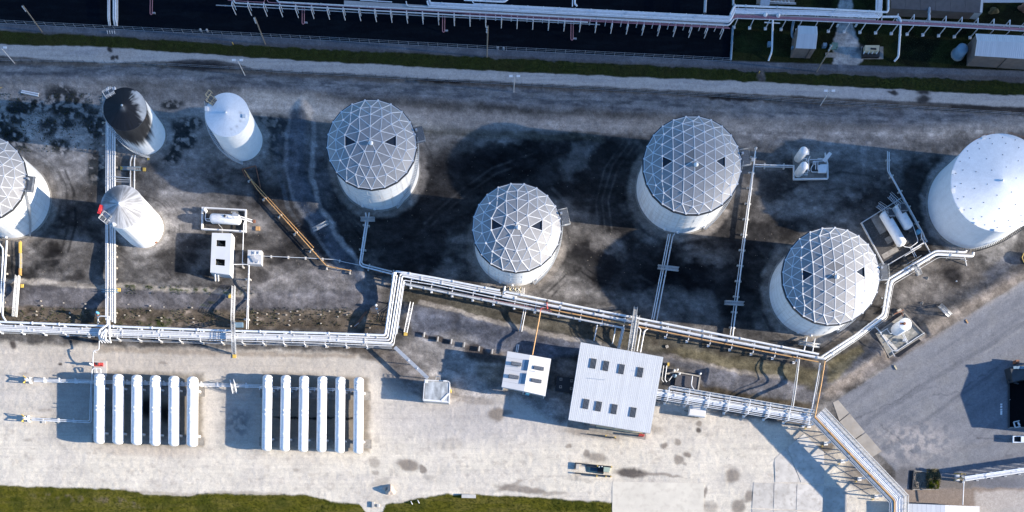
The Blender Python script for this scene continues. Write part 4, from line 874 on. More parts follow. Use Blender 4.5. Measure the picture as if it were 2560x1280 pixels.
# rack through the middle
pathB1 = [(987.5,676.5),(1080,693.5),(1220,721),(1261,729.5),(1460,769.5),(1720,820.5),(1780,832.7),(2047,885.5)]
B = thing('pipe_rack', 'long diagonal white pipe rack crossing the middle of the site with an orange pipe', 'pipe rack', P(1500, 785, 0))
pipe(B, [(987,690),]+pathB1[0:0]+[(989,678),(1080,693.5),(1240,724.5),(1250,726)], 3.0, .30, whitep)
pipe(B, [(1000,690),(1002,684.5),(1080,699.5),(1252,733)], 3.0, .24, whitep); pipe(B, [(1004,697),(1006,690),(1080,704.5),(1254,739)], 3.0, .24, whitep)
pipe(B, [(1262,717,.9),(1258,737,2.6),(1262,729,3.0),(1460,769.5),(1720,820.5),(2047,885.5)], 3.0, .30, whitep)
pipe(B, [(1256,740),(1460,780.5),(1720,832.5),(1780,844.7),(2060,897)], 3.0, .38, whitep); pipe(B, [(1262,736),(1293,742.5)], 3.0, .2, whitep)
pipe(B, [(1008,704),(1011,700.5),(1080,711.5),(1220,740.8),(1370,771)], 3.0, .12, whitep); pipe(B, [(1013,707),(1080,720),(1370,779)], 3.0, .08, greyp)
pipe(B, [(1014,711),(1080,724.5),(1220,752),(1460,800.5),(1553,819),(1560,818),(1547,872)], 2.8, .28, dullp); pipe(B, [(1090,722.5),(1220,747.5),(1380,779)], 2.8, .07, pink); pipe(B, [(1556,818.5),(1543,872)], 2.8, .10, greyp)
pipe(B, [(1376,774),(1460,790),(1562,810),(1594,816.5),(1720,841.5),(1780,853.5),(2046,905)], 3.0, .17, orange)
bents(B, [(1015,695),(1220,737),(1360,763)], 2.55, -9, 17, 53, 14)
bents(B, [(1388,770),(1720,836),(2035,898)], 2.55, -14, 14, 55, 12)
VR = thing('valve_riser', 'red valve riser and orange pipe dropping from the rack to the small white building', 'pipe', P(1350, 770, 0))
pipe(VR, [(1367,754,3.4),(1368,771,3.6),(1353,769,3.6),(1350,781,3.4)], 3.4, .11, red); pipe(VR, [(1351,779,3.3),(1331,887,3.0)], 3.2, .17, orange)
m = MB(); q = P(1368, 753, 3.4); m.lathe(q, [(.35,0),(.35,.5),(.2,.6),(0,.7)], 8); m.build('valve_wheel', darksteel, VR)
m = MB(); q = P(1368, 771, 3.3); m.lathe(q, [(.25,0),(.25,.6),(0,.7)], 8); m.build('valve_body', red, VR)
MF = thing('manifold', 'cluster of pale pipes and valves at the foot of the middle dome tank', 'pipes', P(1290, 726, 0))
for k in range(9):
    x = 1274+k*4.5; pipe(MF, [(x,718+(k % 3),.5),(x-.6,730+k*.6,.6)], .6, .07 if k % 2 else .11, whitep if k % 3 else wall_c)
pipe(MF, [(1262,724,.8),(1312,735,.8)], .8, .13, dullp); pipe(MF, [(1270,722,1.4),(1306,729,1.4)], 1.2, .08, whitep)
for x in (1277, 1290, 1300):
    q = P(x, 726, .8); m = MB(); m.lathe(q, [(.3,0),(.3,.35),(.1,.4),(.1,.8),(.35,.8),(.35,.85)], 8); m.build('valve', wall_c, MF)

def pair(label, lines, z, r, mat, sp=0, w=(-4, 8), name='pipe_pair', cl=True):
    p = lines[0][len(lines[0])//2]; root = thing(name, label, 'pipes', P(p[0], p[1], 0))
    for i, l in enumerate(lines): pipe(root, l, z, r[i] if isinstance(r, (list, tuple)) else r, mat[i] if isinstance(mat, (list, tuple)) else mat)
    if sp:
        for (x, y), (dx, dy) in along(lines[0], sp, sp*.5):
            a = P(x-dy*w[0], y+dx*w[0], max(.15, z-.35)); b = P(x-dy*w[1], y+dx*w[1], max(.15, z-.35)); m = MB(); m.beam(a, b, .22, .2)
            for q in (a, b): m.box((q.x, q.y, -.1), .38, .38, max(.3, z-.2))
            m.build('pipe_support', concrete2 if z < 1.5 else whitep, root)
    return root
pair('pair of white pipes from the leftmost whole dome tank to the rack corner', [[(914,532,.8),(916,545),(899,660),(905,666),(984,686)],[(923,532,.8),(921,545),(904,656),(908,661),(980,679)]], 1.1, .2, whitep, 62, (-9, 5))
pair('three parallel white pipes below the upper right dome tank', [[(1671,585,.7),(1629,798)],[(1676,585,.7),(1634,799)],[(1687,584,.7),(1682,590),(1641,803)]], 1.0, [.12,.15,.17], whitep, 0)
x_ = pair('straight pair of white pipes right of the upper right dome tank', [[(1889,374,.8),(1879,462),(1831,845)],[(1881,428,.8),(1873,480),(1825,838)]], 1.0, [.19, .12], whitep, 39, (-3, 9))
q = P(1889, 372, 1.0); m = MB(); m.lathe(q, [(.4,0),(.4,.2),(.15,.25),(.15,.6),(.35,.62),(0,.7)], 8); m.build('valve_head', steel, x_)
m = MB(); m.box(P(1882, 401, .2), .9, .9, .8, .1); m.build('junction_box', wall_g, x_)
pair('thin pair of white pipes from the long pair to the vessel skid', [[(1888,411.5),(1983,414)],[(1888,416.5),(1983,418)]], .9, [.16,.13], whitep, 48, (-3, 7))
pair('bent white pipe running down beside the diked pad with two tanks', [[(2219,378),(2219,428),(2232,448),(2291,558),(2304,580),(2303,592),(2326,632)],[(2223,380),(2223,428),(2310,586),(2312,600)]], 1.0, [.16,.11], whitep, 44, (-6, 2))
pair('orange pipe pair running diagonally over the west berm', [[(611,425),(642,472),(704,540),(815,664),(820,666),(878,677)],[(619,440),(645,467),(784,619)]], 1.0, [.14,.11], orange, 58, (-1, 7))
pair('thin white line running right from the small grey roof box', [[(656,640),(770,645),(840,649),(860,655),(900,663)]], .8, .07, whitep, 43, (-1, 2))
pair('two pale pipes running down from the small grey roof box to the rack', [[(582,661),(617,661),(622,664),(616,823)],[(623,663),(620,823)]], 1.4, [.12,.13], [white, dullp], 50, (-4, 6))
pair('upright pale pipes from the cream topped shed to the diked tank', [[(606,660),(609,560),(612,553)]], 1.2, .10, whitep, 0)
pair('pair of white pipes from the rack toward the small white building', [[(1312,762),(1299,828)],[(1317,763),(1304,829)]], 1.6, .10, whitep, 0)
pair('short white pipe stubs above the small white building roof', [[(1293,861),(1290,880)],[(1297,861),(1294,881)]], 1.6, .10, whitep, 0)
pair('single white drop pipe left of the large white roof', [[(1493,812,2.4),(1485,852,.8)]], 1.6, .16, whitep, 0)
pair('single white drop pipe just above the large white roof', [[(1539,820,2.4),(1531,860,.8)]], 1.6, .16, whitep, 0)
pair('pair of white pipes entering the large white roof from the rack', [[(1596,818,3.0),(1602,824,3.0),(1592,878,3.0)],[(1619,822,3.0),(1611,827,3.0),(1601,881,3.0)]], 3, .16, whitep, 0)
x_ = pair('orange pipe dropping from the rack corner to the high pipe bridge', [[(2062,903,3.1),(2053,960,4.0),(2037,1043,6.1)]], 3, .18, orange, 0)
pair('two grey white pipes dropping from the rack corner to the high pipe bridge', [[(2050,908,3.0),(2049,915,3.0),(2041,960,4),(2028,1030,5.5)],[(2053,914,3.0),(2045,960,4),(2031,1031,5.5)]], 3, [.12,.1], [whitep, greyp], 0)
pair('pale pipe crossing the bank left of the orange drop pipe', [[(1999,893,2.8),(1991,960,3.5),(1982,1020,5.5)],[(1996,893,2.8),(1978,1019,5.5)]], 3, [.15,.07], [dullp, steel], 0)
pair('two white outlet pipes under the lower right dome tank', [[(2017,843,.8),(2010,877,2.8)],[(2037,847,.8),(2031,880,2.8),(2036,884,2.9)]], 2, .18, whitep, 0)
# rack up the right side
pathC = [(2052,893),(2140,836.7),(2206.8,785.5),(2221,697),(2339,627),(2413,630.5)]
Cc = thing('pipe_rack', 'zigzag white pipe rack climbing around the lower right dome tank', 'pipe rack', P(2220, 740, 0))
pipe(Cc, pathC+[(2416,627,1.5)], 2.2, .27, whitep); pipe(Cc, [(2060,897),(2140,844),(2212.6,790),(2228.5,703),(2339,635.5),(2431.8,640.5),(2433,632,1.5)], 2.2, .36, whitep)
pipe(Cc, off_line(pathC, 4), 1.9, .07, greyp); pipe(Cc, [(2064,905),(2140,852.5),(2218.5,795),(2234,710),(2346,643.5),(2410,646)], 1.8, .07, dullp); pipe(Cc, [(2066,901),(2140,848.5),(2216,792),(2231,706),(2300,664)], 1.9, .08, greyp)
bents(Cc, pathC, 1.75, -2, 13, 60, 30, foot=False, post=.10)
m = MB(); railing(m, [P(2262,664,.2), P(2300,641,.2)], r=.05); railing(m, [P(2268,668,.2), P(2303,646,.2)], r=.05); m.build('handrail', white, Cc)
m = MB(); q = P(2402, 648, 0); m.tube([q, q+Vector((.9,-.9,1.6))], .1, 6); m.tube([q+Vector((1.6,-1.8,0)), q+Vector((.2,.2,1.8))], .1, 6); m.build('end_brace', white, Cc)

# high pipe bridge
ZB = 4.5
BR = thing('pipe_bridge', 'high white pipe bridge leading right from the large white roof', 'pipe bridge', P(1840, 1010, 0))
pe = [(1640,972.5),(2036,1038)]
for off, r in ((0,.13),(4.5,.09),(9.5,.28),(14.5,.15),(19,.15),(25,.11),(30,.08)): pipe(BR, off_line(pe, off*.80), ZB+.4, r, whitep)
wk = MB(); a, b = off_line([(1676,966),(2036,1027)], 0); a2, b2 = off_line([(1676,966),(2036,1027)], 7); 
wk.hexa([P(*a,ZB+.3),P(*a2,ZB+.3),P(*b2,ZB+.3),P(*b,ZB+.3)], [P(*a,ZB+.4),P(*a2,ZB+.4),P(*b2,ZB+.4),P(*b,ZB+.4)]); wo_ = wk.build('walkway_grating', grate, BR)
rl = MB(); railing(rl, [P(*a,ZB+.4), P(*b,ZB+.4)], r=.05); railing(rl, [P(*a2,ZB+.4), P(*b2,ZB+.4)], r=.05); rl.build('handrail', white, wo_)
bents(BR, pe, ZB, -10, 26, 51, 32, post=.17, extra=.9)
BR2 = thing('pipe_bridge', 'high pipe bridge slanting down to the bottom edge with an orange pipe', 'pipe bridge', P(2150, 1150, 0))
po = [(2037,1043),(2236,1252),(2234,1340)]
pipe(BR2, po, ZB+.8, .24, orange)
for off, r, mt in ((-4,.20,whitep),(-8,.22,whitep),(-12,.20,whitep),(-16,.18,whitep),(-19.5,.14,whitep),(-22,.10,whitep),(4.5,.15,whitep),(8,.12,greyp)): pipe(BR2, off_line(po, off), ZB+.7, r, mt)
def gwalk(root, path, o0, o1, z):
    A_, B_ = off_line(path, o0), off_line(path, o1); m = MB()
    for i in range(len(path)-1):
        m.hexa([P(*A_[i],z),P(*B_[i],z),P(*B_[i+1],z),P(*A_[i+1],z)], [P(*A_[i],z+.08),P(*B_[i],z+.08),P(*B_[i+1],z+.08),P(*A_[i+1],z+.08)])
    o = m.build('walkway_grating', grate, root); r_l = MB(); railing(r_l, [P(*p, z+.08) for p in A_], h=1.0 if o0 < 0 else .3, r=.045); railing(r_l, [P(*p, z+.08) for p in B_], h=1.0 if o0 < 0 else .3, r=.045); r_l.build('handrail', white, o)
dk = MB(); dA, dB = off_line(po, -2), off_line(po, -22)
for i in range(2): dk.hexa([P(*dA[i],ZB+.1),P(*dB[i],ZB+.1),P(*dB[i+1],ZB+.1),P(*dA[i+1],ZB+.1)], [P(*dA[i],ZB+.2),P(*dB[i],ZB+.2),P(*dB[i+1],ZB+.2),P(*dA[i+1],ZB+.2)])
dk.build('deck_plate', grate, BR2)
gwalk(BR2, po, 6, 13, ZB+.3); gwalk(BR2, po, -24, -32, ZB+.3)
for (x, y), (dx, dy) in along([(2037,1043),(2236,1252)], 62, 10):
    nx_, ny_ = -dy, dx; a = P(x-nx_*30, y-ny_*30, ZB); b = P(x+nx_*18, y+ny_*18, ZB); m = MB(); m.beam(a, b, .3, .35); m.beam(a-Vector((0,0,1.3)), b-Vector((0,0,1.3)), .2, .25)
    pa_, pb_ = a.lerp(b, .12), a.lerp(b, .88)
    for q in (pa_, pb_): m.tube([(q.x, q.y, -.2), (q.x, q.y, ZB)], .19, 8); m.box((q.x, q.y, -.1), 1.0, 1.0, .4)
    m.beam((pa_.x, pa_.y, .4), (pb_.x, pb_.y, ZB-1.4), .13, .13); m.beam((pb_.x, pb_.y, .4), (pa_.x, pa_.y, ZB-1.4), .13, .13)
    m.build('support_frame', whitep, BR2)
    bo = MB(); q = pb_; bo.tube([(q.x-1.2, q.y-.8, 0), (q.x-1.2, q.y-.8, 1.2)], .14, 8); bo.build('guard_post', yellow, BR2)
SB = thing('pipe_bridge', 'raised white pipe pair leaving the right edge above the green overgrown pit', 'pipe bridge', P(2480, 1190, 0))
ps = [(2412,1195),(2700,1153)]
for off, r in ((-3,.17),(0,.17),(3,.14),(6,.24)): pipe(SB, off_line(ps, off), 3.9, r, whitep)
bents(SB, ps, 3.6, -5, 9, 36, 10, post=.12, mat=steel)
pipe(SB, [(2410,1197,3.8),(2407,1262,3.4)], 3.8, .11, whitep)
m = MB(); q = P(2396, 1193, 0)
for dx_, dy_ in ((-1.2,-.9),(-1.2,1.0),(.9,1.0),(.9,-.9)): m.tube([(q.x+dx_, q.y+dy_, 0), (q.x+dx_*.5, q.y+dy_*.5, 3.4)], .11, 6)
m.build('end_tower', yellow, SB)
m = MB(); m.box((q.x-.6, q.y+.2, 0), .9, .7, 1.1); m.box((q.x-.6, q.y-.8, 0), .9, .7, 1.1); m.build('pump_box', white, SB)

# top rack
def fy(x, y0): return y0+.0502*(x-1160)
TR = thing('pipe_rack', 'long pale pipe rack running along the top edge over the dark asphalt', 'pipe rack', P(1300, 30, 0))
ZT = 4.6
for y0, r, mt, xs_ in ((8,.13,whitep,1180),(11.5,.24,whitep,1072),(15.3,.22,whitep,1072),(19,.22,whitep,1068),(22.5,.13,whitep,1015)):
    pipe(TR, [(xs_,fy(xs_,y0)-12),(xs_+3,fy(xs_+3,y0)),(1825,fy(1825,y0)),(1838,fy(1825,y0)-31+(y0-8)*.25)], ZT+.3, r, mt)
pipe(TR, [(690,-4),(695,5),(1822,fy(1822,30.5)),(1834,fy(1834,30.5)-16)], ZT+.3, .20, whitep)
pipe(TR, [(584,0),(587,7.5),(1470,fy(1470,40))], ZT, .17, whitep); pipe(TR, [(540,fy(540,44)),(1500,fy(1500,44.5))], ZT-.5, .12, greyp)
pipe(TR, [(570,1),(660,6),(663,-4)], ZT, .08, pink); pipe(TR, [(667,-4),(670,6),(1822,fy(1822,35))], ZT, .10, pink); pipe(TR, [(1160,36.5+0),(1825,fy(1825,37.5))], ZT, .10, pink)
m = MB(); a = P(1000, fy(1000,25), ZT); pts_ = [(860,fy(860,16)),(1822,fy(1822,24.5)),(1822,fy(1822,30)),(860,fy(860,29))]
m.hexa([P(*p, ZT-.1) for p in pts_], [P(*p, ZT) for p in pts_]); m.build('cable_tray', grate, TR)
bents(TR, [(560,fy(560,34)),(1815,fy(1815,34))], ZT-.2, -4, 10, 39.7, 20, foot=False)
bents(TR, [(1180,fy(1180,14)),(1815,fy(1815,14))], ZT-.2, -8, 12, 39.7, 20, foot=False)
TR2 = thing('pipe_rack', 'pale pipe rack on slanting posts above the lawn at upper right', 'pipe rack', P(2150, 40, 0))
pipe(TR2, [(1826,36),(1836,14),(2045,22),(2218,30.5),(2221,24),(2222,-40)], ZT+.6, .26, whitep)
for o in (0, 2.6, 5.2, 7.8, 10.4): pipe(TR2, [(1838,22+o),(2045,27.5+o*.95),(2190+o*1.2,34+o),(2192+o*1.4,-40)], ZT+.3, .18, whitep)
for o, r, mt in ((0,.13,pink),(2.6,.12,pink),(5.2,.10,pink),(7.8,.12,whitep)): pipe(TR2, [(1832,41+o),(1842,38+o),(2045,46+o*.9),(2200,52.5+o*.9),(2340,59+o*.8),(2620,75+o*.8)], ZT, r, mt)
m = MB(); pts_ = [(1840,34),(2190,47),(2190,51),(1840,38)]; m.hexa([P(*p, ZT-.1) for p in pts_], [P(*p, ZT) for p in pts_]); pts_ = [(2240,47),(2620,67),(2620,72),(2240,52)]; m.hexa([P(*p, ZT-.1) for p in pts_], [P(*p, ZT) for p in pts_]); m.build('cable_tray', grate, TR2)
pipe(TR2, [(2205,42),(2247,42),(2252,52),(2246,142,1.2),(2236,153,.1)], ZT, .30, whitep); pipe(TR2, [(1932,50),(1930,128,1.5),(1921,152,.1)], ZT, .25, whitep); pipe(TR2, [(1911,56),(1950,58)], ZT-.6, .16, whitep)
pipe(TR2, [(2325,-40),(2324,0),(2322,52)], ZT, .33, greyp)
for (x, y), (dx, dy) in along([(1842,47),(2045,56),(2200,61),(2340,67),(2600,83)], 40, 2):
    a = P(x, y, ZT-.2); b = P(x+2, y-28, ZT-.2); m = MB(); m.beam(a, b, .2, .2); m.tube([(a.x, a.y, -.1), a], .14, 6); m.tube([(b.x, b.y, -.1), b], .14, 6); m.box((a.x, a.y, -.1), .75, .75, .45); m.build('support_frame', white, TR2)
for x, y in ((1913,38),(1945,40)): m = MB(); m.lathe(P(x, y, ZT), [(.55,0),(.5,.5),(0,1.1)], 8); m.build('rack_lamp', white, TR2)
for i, (x, y0, y1) in enumerate([(378,-10,37),(758,15,61),(1109,37,81),(1430,55,101)]):
    d = ['leftmost','second','third','rightmost'][i]
    dp = pair(f'{d} faded red U shaped pipe hanging down onto the dark asphalt', [[(x-2.5,y0,3.5),(x-3,y1-3,.5),(x,y1,.4),(x+2.5,y1-3,.5),(x+3,y0,3.5)]], 1, .10, pink, 0, name='drop_pipe')
    dp['group'] = 'red drop pipes on the dark asphalt'
    m = MB(); m.box(P(x+7, y1-3, 0), .9, .3, .5); m.build('foot', steel, dp)

# overhead equipment at the top edge
EQ = thing('process_skid', 'grey process skid at the top edge between the pipe rack bends', 'equipment', P(1960, 8, 0))
m = MB(); m.prism([tuple(P(x, y, 0)[:2]) for x, y in ((1895,-30),(1985,-30),(1985,12),(1890,12))], -.1, .5); m.build('base', concrete3, EQ)
for k in range(5): pipe(EQ, [(1935+k*9,2,1.2),(1940+k*9,9,1.2)], 1.2, .15, dullp); 
pipe(EQ, [(1925,4),(1990,8)], 1.6, .12, whitep); pipe(EQ, [(1925,8),(1990,11)], 1.6, .09, greyp)
m = MB(); m.prism([tuple(P(x, y, 2.5)[:2]) for x, y in ((1906,-30),(1932,-30),(1923,14),(1900,14))], 2.2, 2.6); m.build('grey_duct', steel, EQ)
pipe(TR, [(1432,-30,ZT+1),(1431,16,ZT+1)], ZT, .14, whitep); pipe(TR, [(1437,-30,ZT+1),(1437,10,ZT+1),(1443,15,ZT+1)], ZT, .24, whitep); pipe(TR, [(1765,-30,ZT),(1762,32,ZT)], ZT, .4, greyp); pipe(TR, [(1833,-30,ZT),(1833,14,ZT)], ZT, .3, greyp); pipe(TR, [(1832,70,.5),(1827,150,.4)], .4, .3, bluegrey)
pipe(TR, [(1160,0),(1262,5),(1272,-4)], ZT+.3, .22, whitep); pipe(TR, [(900,0),(980,5)], ZT+.3, .12, whitep); pipe(TR, [(1180,-4),(1265,1)], ZT+.3, .14, whitep)

# ------------------------------------------------------------------ stiles (small stair bridges over pipes and berms)
def stile(label, p0, p1, w, ztop, mat, foot=0.25, name='stair_bridge', rail=True, pad=None, z0=None, z1=None):
    a = Vector(p0); b = Vector(p1); c3 = G((a.x+b.x)/2, (a.y+b.y)/2, 0); root = thing(name, label, 'stair bridge', c3, None)
    z0 = hgt(*p0) if z0 is None else z0; z1 = hgt(*p1) if z1 is None else z1
    prof = [(0, z0), (foot, ztop), (1-foot, ztop), (1, z1)]; A_ = P(*p0, z0); B_ = P(*p1, z1)
    pts = [P(a.x+(b.x-a.x)*t, a.y+(b.y-a.y)*t, z) for t, z in prof]; d = (pts[-1]-pts[0]); d.z = 0; d.normalize(); s = Vector((-d.y, d.x, 0))*w/2
    st_ = MB()
    for e in (-1, 1):
        for p, q in zip(pts[:-1], pts[1:]): st_.beam(p+s*e, q+s*e, .14, .2)
    st_.build('stringers', mat, root)
    for p, q in zip(pts[:-1], pts[1:]):
        n = max(2, int((q-p).length/.5))
        for k in range(n):
            c = p.lerp(q, (k+.5)/n); t = MB(); t.beam(c-s, c+s, .30 if abs(p.z-q.z) > .1 else (q-p).length/n*.88, .05); t.build('tread', grate, root)
    if rail:
        r_l = MB()
        for e in (-1, 1): railing(r_l, [p+s*e for p in pts], h=.95, r=.055, post=1.2)
        r_l.build('handrails', mat, root)
    if pad:
        m = MB(); m.box(G(pad[0], pad[1], hgt(*pad)-.05), .95, .95, .22); m.build('landing_pad', yellow, root)
    return root
stile('white stair bridge over the berm beside the brown duckboard path', (46,690), (38,792), .9, 2.0, white, .2)
stile('pale stair walkway over the berm above the left pipe rack', (585,716), (582,806), .75, 2.2, dullp, .25)
stile('grey stair bridge stepping over the left pipe rack to a yellow pad', (583,800), (586,886), .85, 4.2, steel, .33, pad=(586,891))
stile('small arched stair bridge with white rails on the west berm', (783,576), (821,557), .8, 1.5, steel)
stile('short stair bridge over the pipe pair below the leftmost whole dome tank', (902,549), (937,549), .9, 2.2, steel, .35)
stile('white stair bridge over the three pipes below the upper right dome tank', (1644,668), (1696,674), .9, 2.2, steel, .35)
stile('white stair bridge over the long straight pipe pair', (1811,757), (1859,760), .9, 2.2, steel, .35)
stile('dark stair bridge under the lower right dome tank', (1996,857), (2048,866), .8, 2.2, steel, .35)
stile('tall grey stair bridge crossing the middle rack above the large white roof', (1589,768), (1573,880), .95, 4.2, steel, .18, z1=3.6)
stile('narrow pale stair bridge beside the tall grey one above the large white roof', (1595,790), (1581,880), .7, 4.0, dullp, .2, z1=3.6)
stile('white stair walkway over the slope right of the vertical rack', (1030,757), (1014,832), .8, 1.7, white, .35, pad=(1014,835))
stile('white curved stair bridge on the bank beside the paved road', (2348,764), (2374,790), .9, 2.0, steel, .3)
stile('stair bridge crossing the zigzag rack near the diked pad', (2284,655), (2298,688), 1.0, 3.2, steel, .35)
stile('short white arched stile over the thin pipes between the vessel rows', (581,950), (588,984), 1.0, 1.7, white, .3, rail=True)
stile('blue grey crossover plate on the pipes above the left rack', (256,728), (297,728), .6, 1.7, bluegrey, .3, pad=(301,728))
stile('blue grey crossover plate under the blackened tank', (303,420), (352,422), .9, .9, bluegrey, .3, rail=False)
for x, y, l in ((305,421,'yellow pad left of the two short pipes under the blackened tank'),(361,424,'yellow pad right of the two short pipes under the blackened tank'),(371,398,'small yellow pad at the foot of the blackened tank'),(60,718,'orange pad beside the white stair bridge at far left'),(578,744,'small yellow pad beside the pale stair walkway')):
    m = MB(); m.box(G(x, y, hgt(x, y)-.05), .8 if x != 371 else .5, .95 if x != 371 else .5, .25); single(m, 'step_pad', yellow, l, 'pad', G(x, y, 0))

# thin pipes along the pressure vessels
def hpipes(label, ys, x0, x1, slope, z, r, feet):
    root = thing('pipe_run', label, 'pipes', G((x0+x1)/2, ys[0], 0))
    for y in ys: pipe(root, [(x0, y), (x1, y+slope*(x1-x0))], z, r, whitep)
    for x in feet:
        y = ys[0]+slope*(x-x0); m = MB(); m.box(G(x, y+5, -.1), .9, .9, .35); m.box(G(x, y+3, .2), .25, 1.2, z-.35); m.build('pipe_support', white, root)
    return root
TP = hpipes('three thin white pipes passing under both rows of pressure vessels', [947, 950.2, 953.5], 85, 661, .0265, 1.15, .11, (113, 151, 191, 320, 365, 411, 457, 505, 545, 617))
for y in (967.5, 971.5): pipe(TP, [(648,y-1),(905,y+6)], 1.5, .12, whitep)
for i in range(6):
    q = P(655+45.7*i, 970+1.2*i, 1.2); m = MB(); m.lathe(q, [(.28,0),(.28,.6),(.15,.7),(.15,.9),(.3,.95),(0,1)], 8); m.tube([q+Vector((-.6,.5,.3)), q+Vector((-.6,-.6,.3))], .12, 6); m.build('valve', white, TP)
LPp = thing('pipe_run', 'thin white pipes from the lower loading post turning up beside the left vessel', 'pipes', G(160, 1050, 0))
pipe(LPp, [(79,1045),(224,1053),(227,955)], .9, .10, whitep); pipe(LPp, [(79,1048.5),(228,1057),(230,958)], .9, .10, whitep); pipe(LPp, [(79,1051),(150,1054)], .9, .09, whitep)
for x in (110, 149, 187): m = MB(); m.box(G(x, 1054, -.1), .95, .9, .35); m.box(G(x-1, 1050, .2), .4, .8, .5); m.build('pipe_support', concrete2, LPp)
for yy, l in ((951, 'upper yellow loading post left of the pressure vessels'), (1047, 'lower yellow loading post left of the pressure vessels')):
    x = 66 if yy == 951 else 62; root = thing('loading_post', l, 'loading post', G(x, yy, 0), 'yellow loading posts left of the vessels')
    for e in (-1, 1):
        m = MB(); q = G(x-2, yy+e*6.5, 0); m.tube([q, q+Vector((.1,e*-.2,1.7))], .13, 8); m.tube([q+Vector((.1,e*-.2,1.7)), q+Vector((.9,e*.45,1.7))], .13, 8); m.build('guard_bar', yellow, root)
    m = MB(); m.box(G(x+4, yy, 0), .6, .9, 1.6); m.lathe(G(x+9, yy+1, .1), [(.35,0),(.35,1.1),(0,1.3)], 8); m.build('hose_box', white, root)
    m = MB(); m.box(G(x+7, yy+3, -.1), 1.8, 1.4, .3); m.build('pad', concrete2, root)
    m = MB(); m.box(G(x+12, yy+1, .1), .25, 1.7, 1.0); m.build('pipe_stand', white, root)
PV = thing('pump_skid', 'small dark red pump on a pale pad above the left row of vessels', 'pump', G(250, 914, 0))
m = MB(); m.box(G(251, 922, -.1), 3.6, 4.2, .25); m.build('pad', concrete2, PV)
m = MB(); m.tube([G(238,911,.8), G(252,912,.8)], .42, 10); m.tube([G(252,912,.7), G(260,914,.6)], .3, 8); m.box(G(248,912,.1), 2.4, 1.0, .3); m.build('motor', red, PV)
m = MB(); m.tube([G(243,911,1.0), G(249,912,1.1)], .35, 10); m.build('pump_body', darksteel, PV)
for pts in ([(248,852,2.9),(247.5,875,2.6),(234,876,2.6),(232,900,2.2),(233,915,1.5)], [(230,960,1.2),(230,921,1.8),(252,921,1.8),(252,932,1.8)], [(240,921,1.8),(242,932,1.6)], [(236,879,2.6),(240,881,2.6)]): pipe(PV, pts, 1.8, .12, whitep)
m = MB(); m.lathe(G(232, 913, 0), [(.3,0),(.3,1.9),(.15,2.0),(.15,2.4),(0,2.5)], 10); m.build('filter_vessel', white, PV)

BV = thing('control_valve', 'blue topped control valve on a white riser beside the vertical pipes', 'valve', G(245, 800, 0))
pipe(BV, [(274,795,2.9),(272,791,3.0),(250,790,3.0),(245,793,2.6),(245,809,1.0)], 2.6, .16, whitep)
m = MB(); m.lathe(P(245, 783, 2.8), [(.4,0),(.4,.3),(.32,.4),(.32,1.0),(.2,1.2),(0,1.3)], 10); m.build('actuator', blue, BV)
m = MB(); m.lathe(P(245, 788, 2.5), [(.3,0),(.3,.5),(0,.6)], 8); m.build('valve_body', rust, BV)
m = MB(); m.beam(P(240,790,2.5), P(251,790,2.5), .12, .12); m.tube([G(249,806,0), P(244,792,2.4)], .09, 6); m.build('bracket', white, BV)

# ------------------------------------------------------------------ buildings
def roof_quads(pts, z): return [P(x, y, z) for x, y in pts]
# large white roof
RC = [(1452,856),(1658,893),(1625,1083),(1421,1049)]; ZR = 5.6
BG = thing('large_shed', 'large open sided shed with a ribbed white roof and eight dark vents', 'building', G(1540, 975, 0))
q4 = [P(x, y, ZR) for x, y in RC]; ux_ = (q4[1]-q4[0]); uy_ = (q4[3]-q4[0]); Lx = ux_.length; nv = ux_.normalized(); mv = uy_.normalized()
def RP(u, v, z=ZR):   # u along the top edge, v down the roof, 0..1
    a = q4[0].lerp(q4[1], u); b = q4[3].lerp(q4[2], u); p = a.lerp(b, v); p.z = z; return p
npan = 46
for i in range(npan):
    u0, u1 = i/npan, (i+1)/npan-.0015; m = MB(); b4 = [RP(u0,1,ZR-.08),RP(u1,1,ZR-.08),RP(u1,0,ZR-.08),RP(u0,0,ZR-.08)]; t4 = [RP(u0,1),RP(u1,1),RP(u1,0),RP(u0,0)]
    m.hexa(b4, t4); uc = (u0+u1)/2; m.hexa([RP(u0+.001,1,ZR+.001),RP(u0+.004,1,ZR+.001),RP(u0+.004,0,ZR+.001),RP(u0+.001,0,ZR+.001)], [RP(u0+.0015,1,ZR+.02),RP(u0+.0035,1,ZR+.02),RP(u0+.0035,0,ZR+.02),RP(u0+.0015,0,ZR+.02)])
    m.build('roof_sheet', roof_w, BG)
def fit(px, py):  # photo pixel on the roof plane
    return P(px, py, ZR)
for (cx, cy) in [(1483,909),(1514.5,915),(1553.5,923),(1600,931),(1464.5,1010),(1496,1016),(1535,1023),(1582.5,1031)]:
    c = fit(cx, cy); rz = math.atan2(nv.y, nv.x); v = MB(); v.box((c.x, c.y, ZR+.02), 1.55, 2.6, .16, rz); vo = v.build('vent_frame', darksteel, BG)
    for k in range(9):
        t = (k-4)*.17; s_ = MB(); s_.box((c.x+nv.x*t, c.y+nv.y*t, ZR+.16), .05, 2.4, .05, rz); s_.build('louvre', darksteel if k % 2 else steel, vo)
fa = MB()
for a, b in ((q4[3], q4[2]), (q4[0], q4[1]), (q4[1], q4[2]), (q4[0], q4[3])): fa.beam(a-Vector((0,0,.25)), b-Vector((0,0,.25)), .12, .42)
fa.build('fascia', wall_g, BG)
for u in (.03, .2, .36, .58, .8, .97):
    for v in (.03, .97): p = RP(u, v, 0); m = MB(); m.beam((p.x, p.y, -.1), (p.x, p.y, ZR-.4), .22, .22) if False else m.box((p.x, p.y, -.1), .24, .24, ZR-.2); m.build('column', bluegrey if v > .5 else steel, BG)
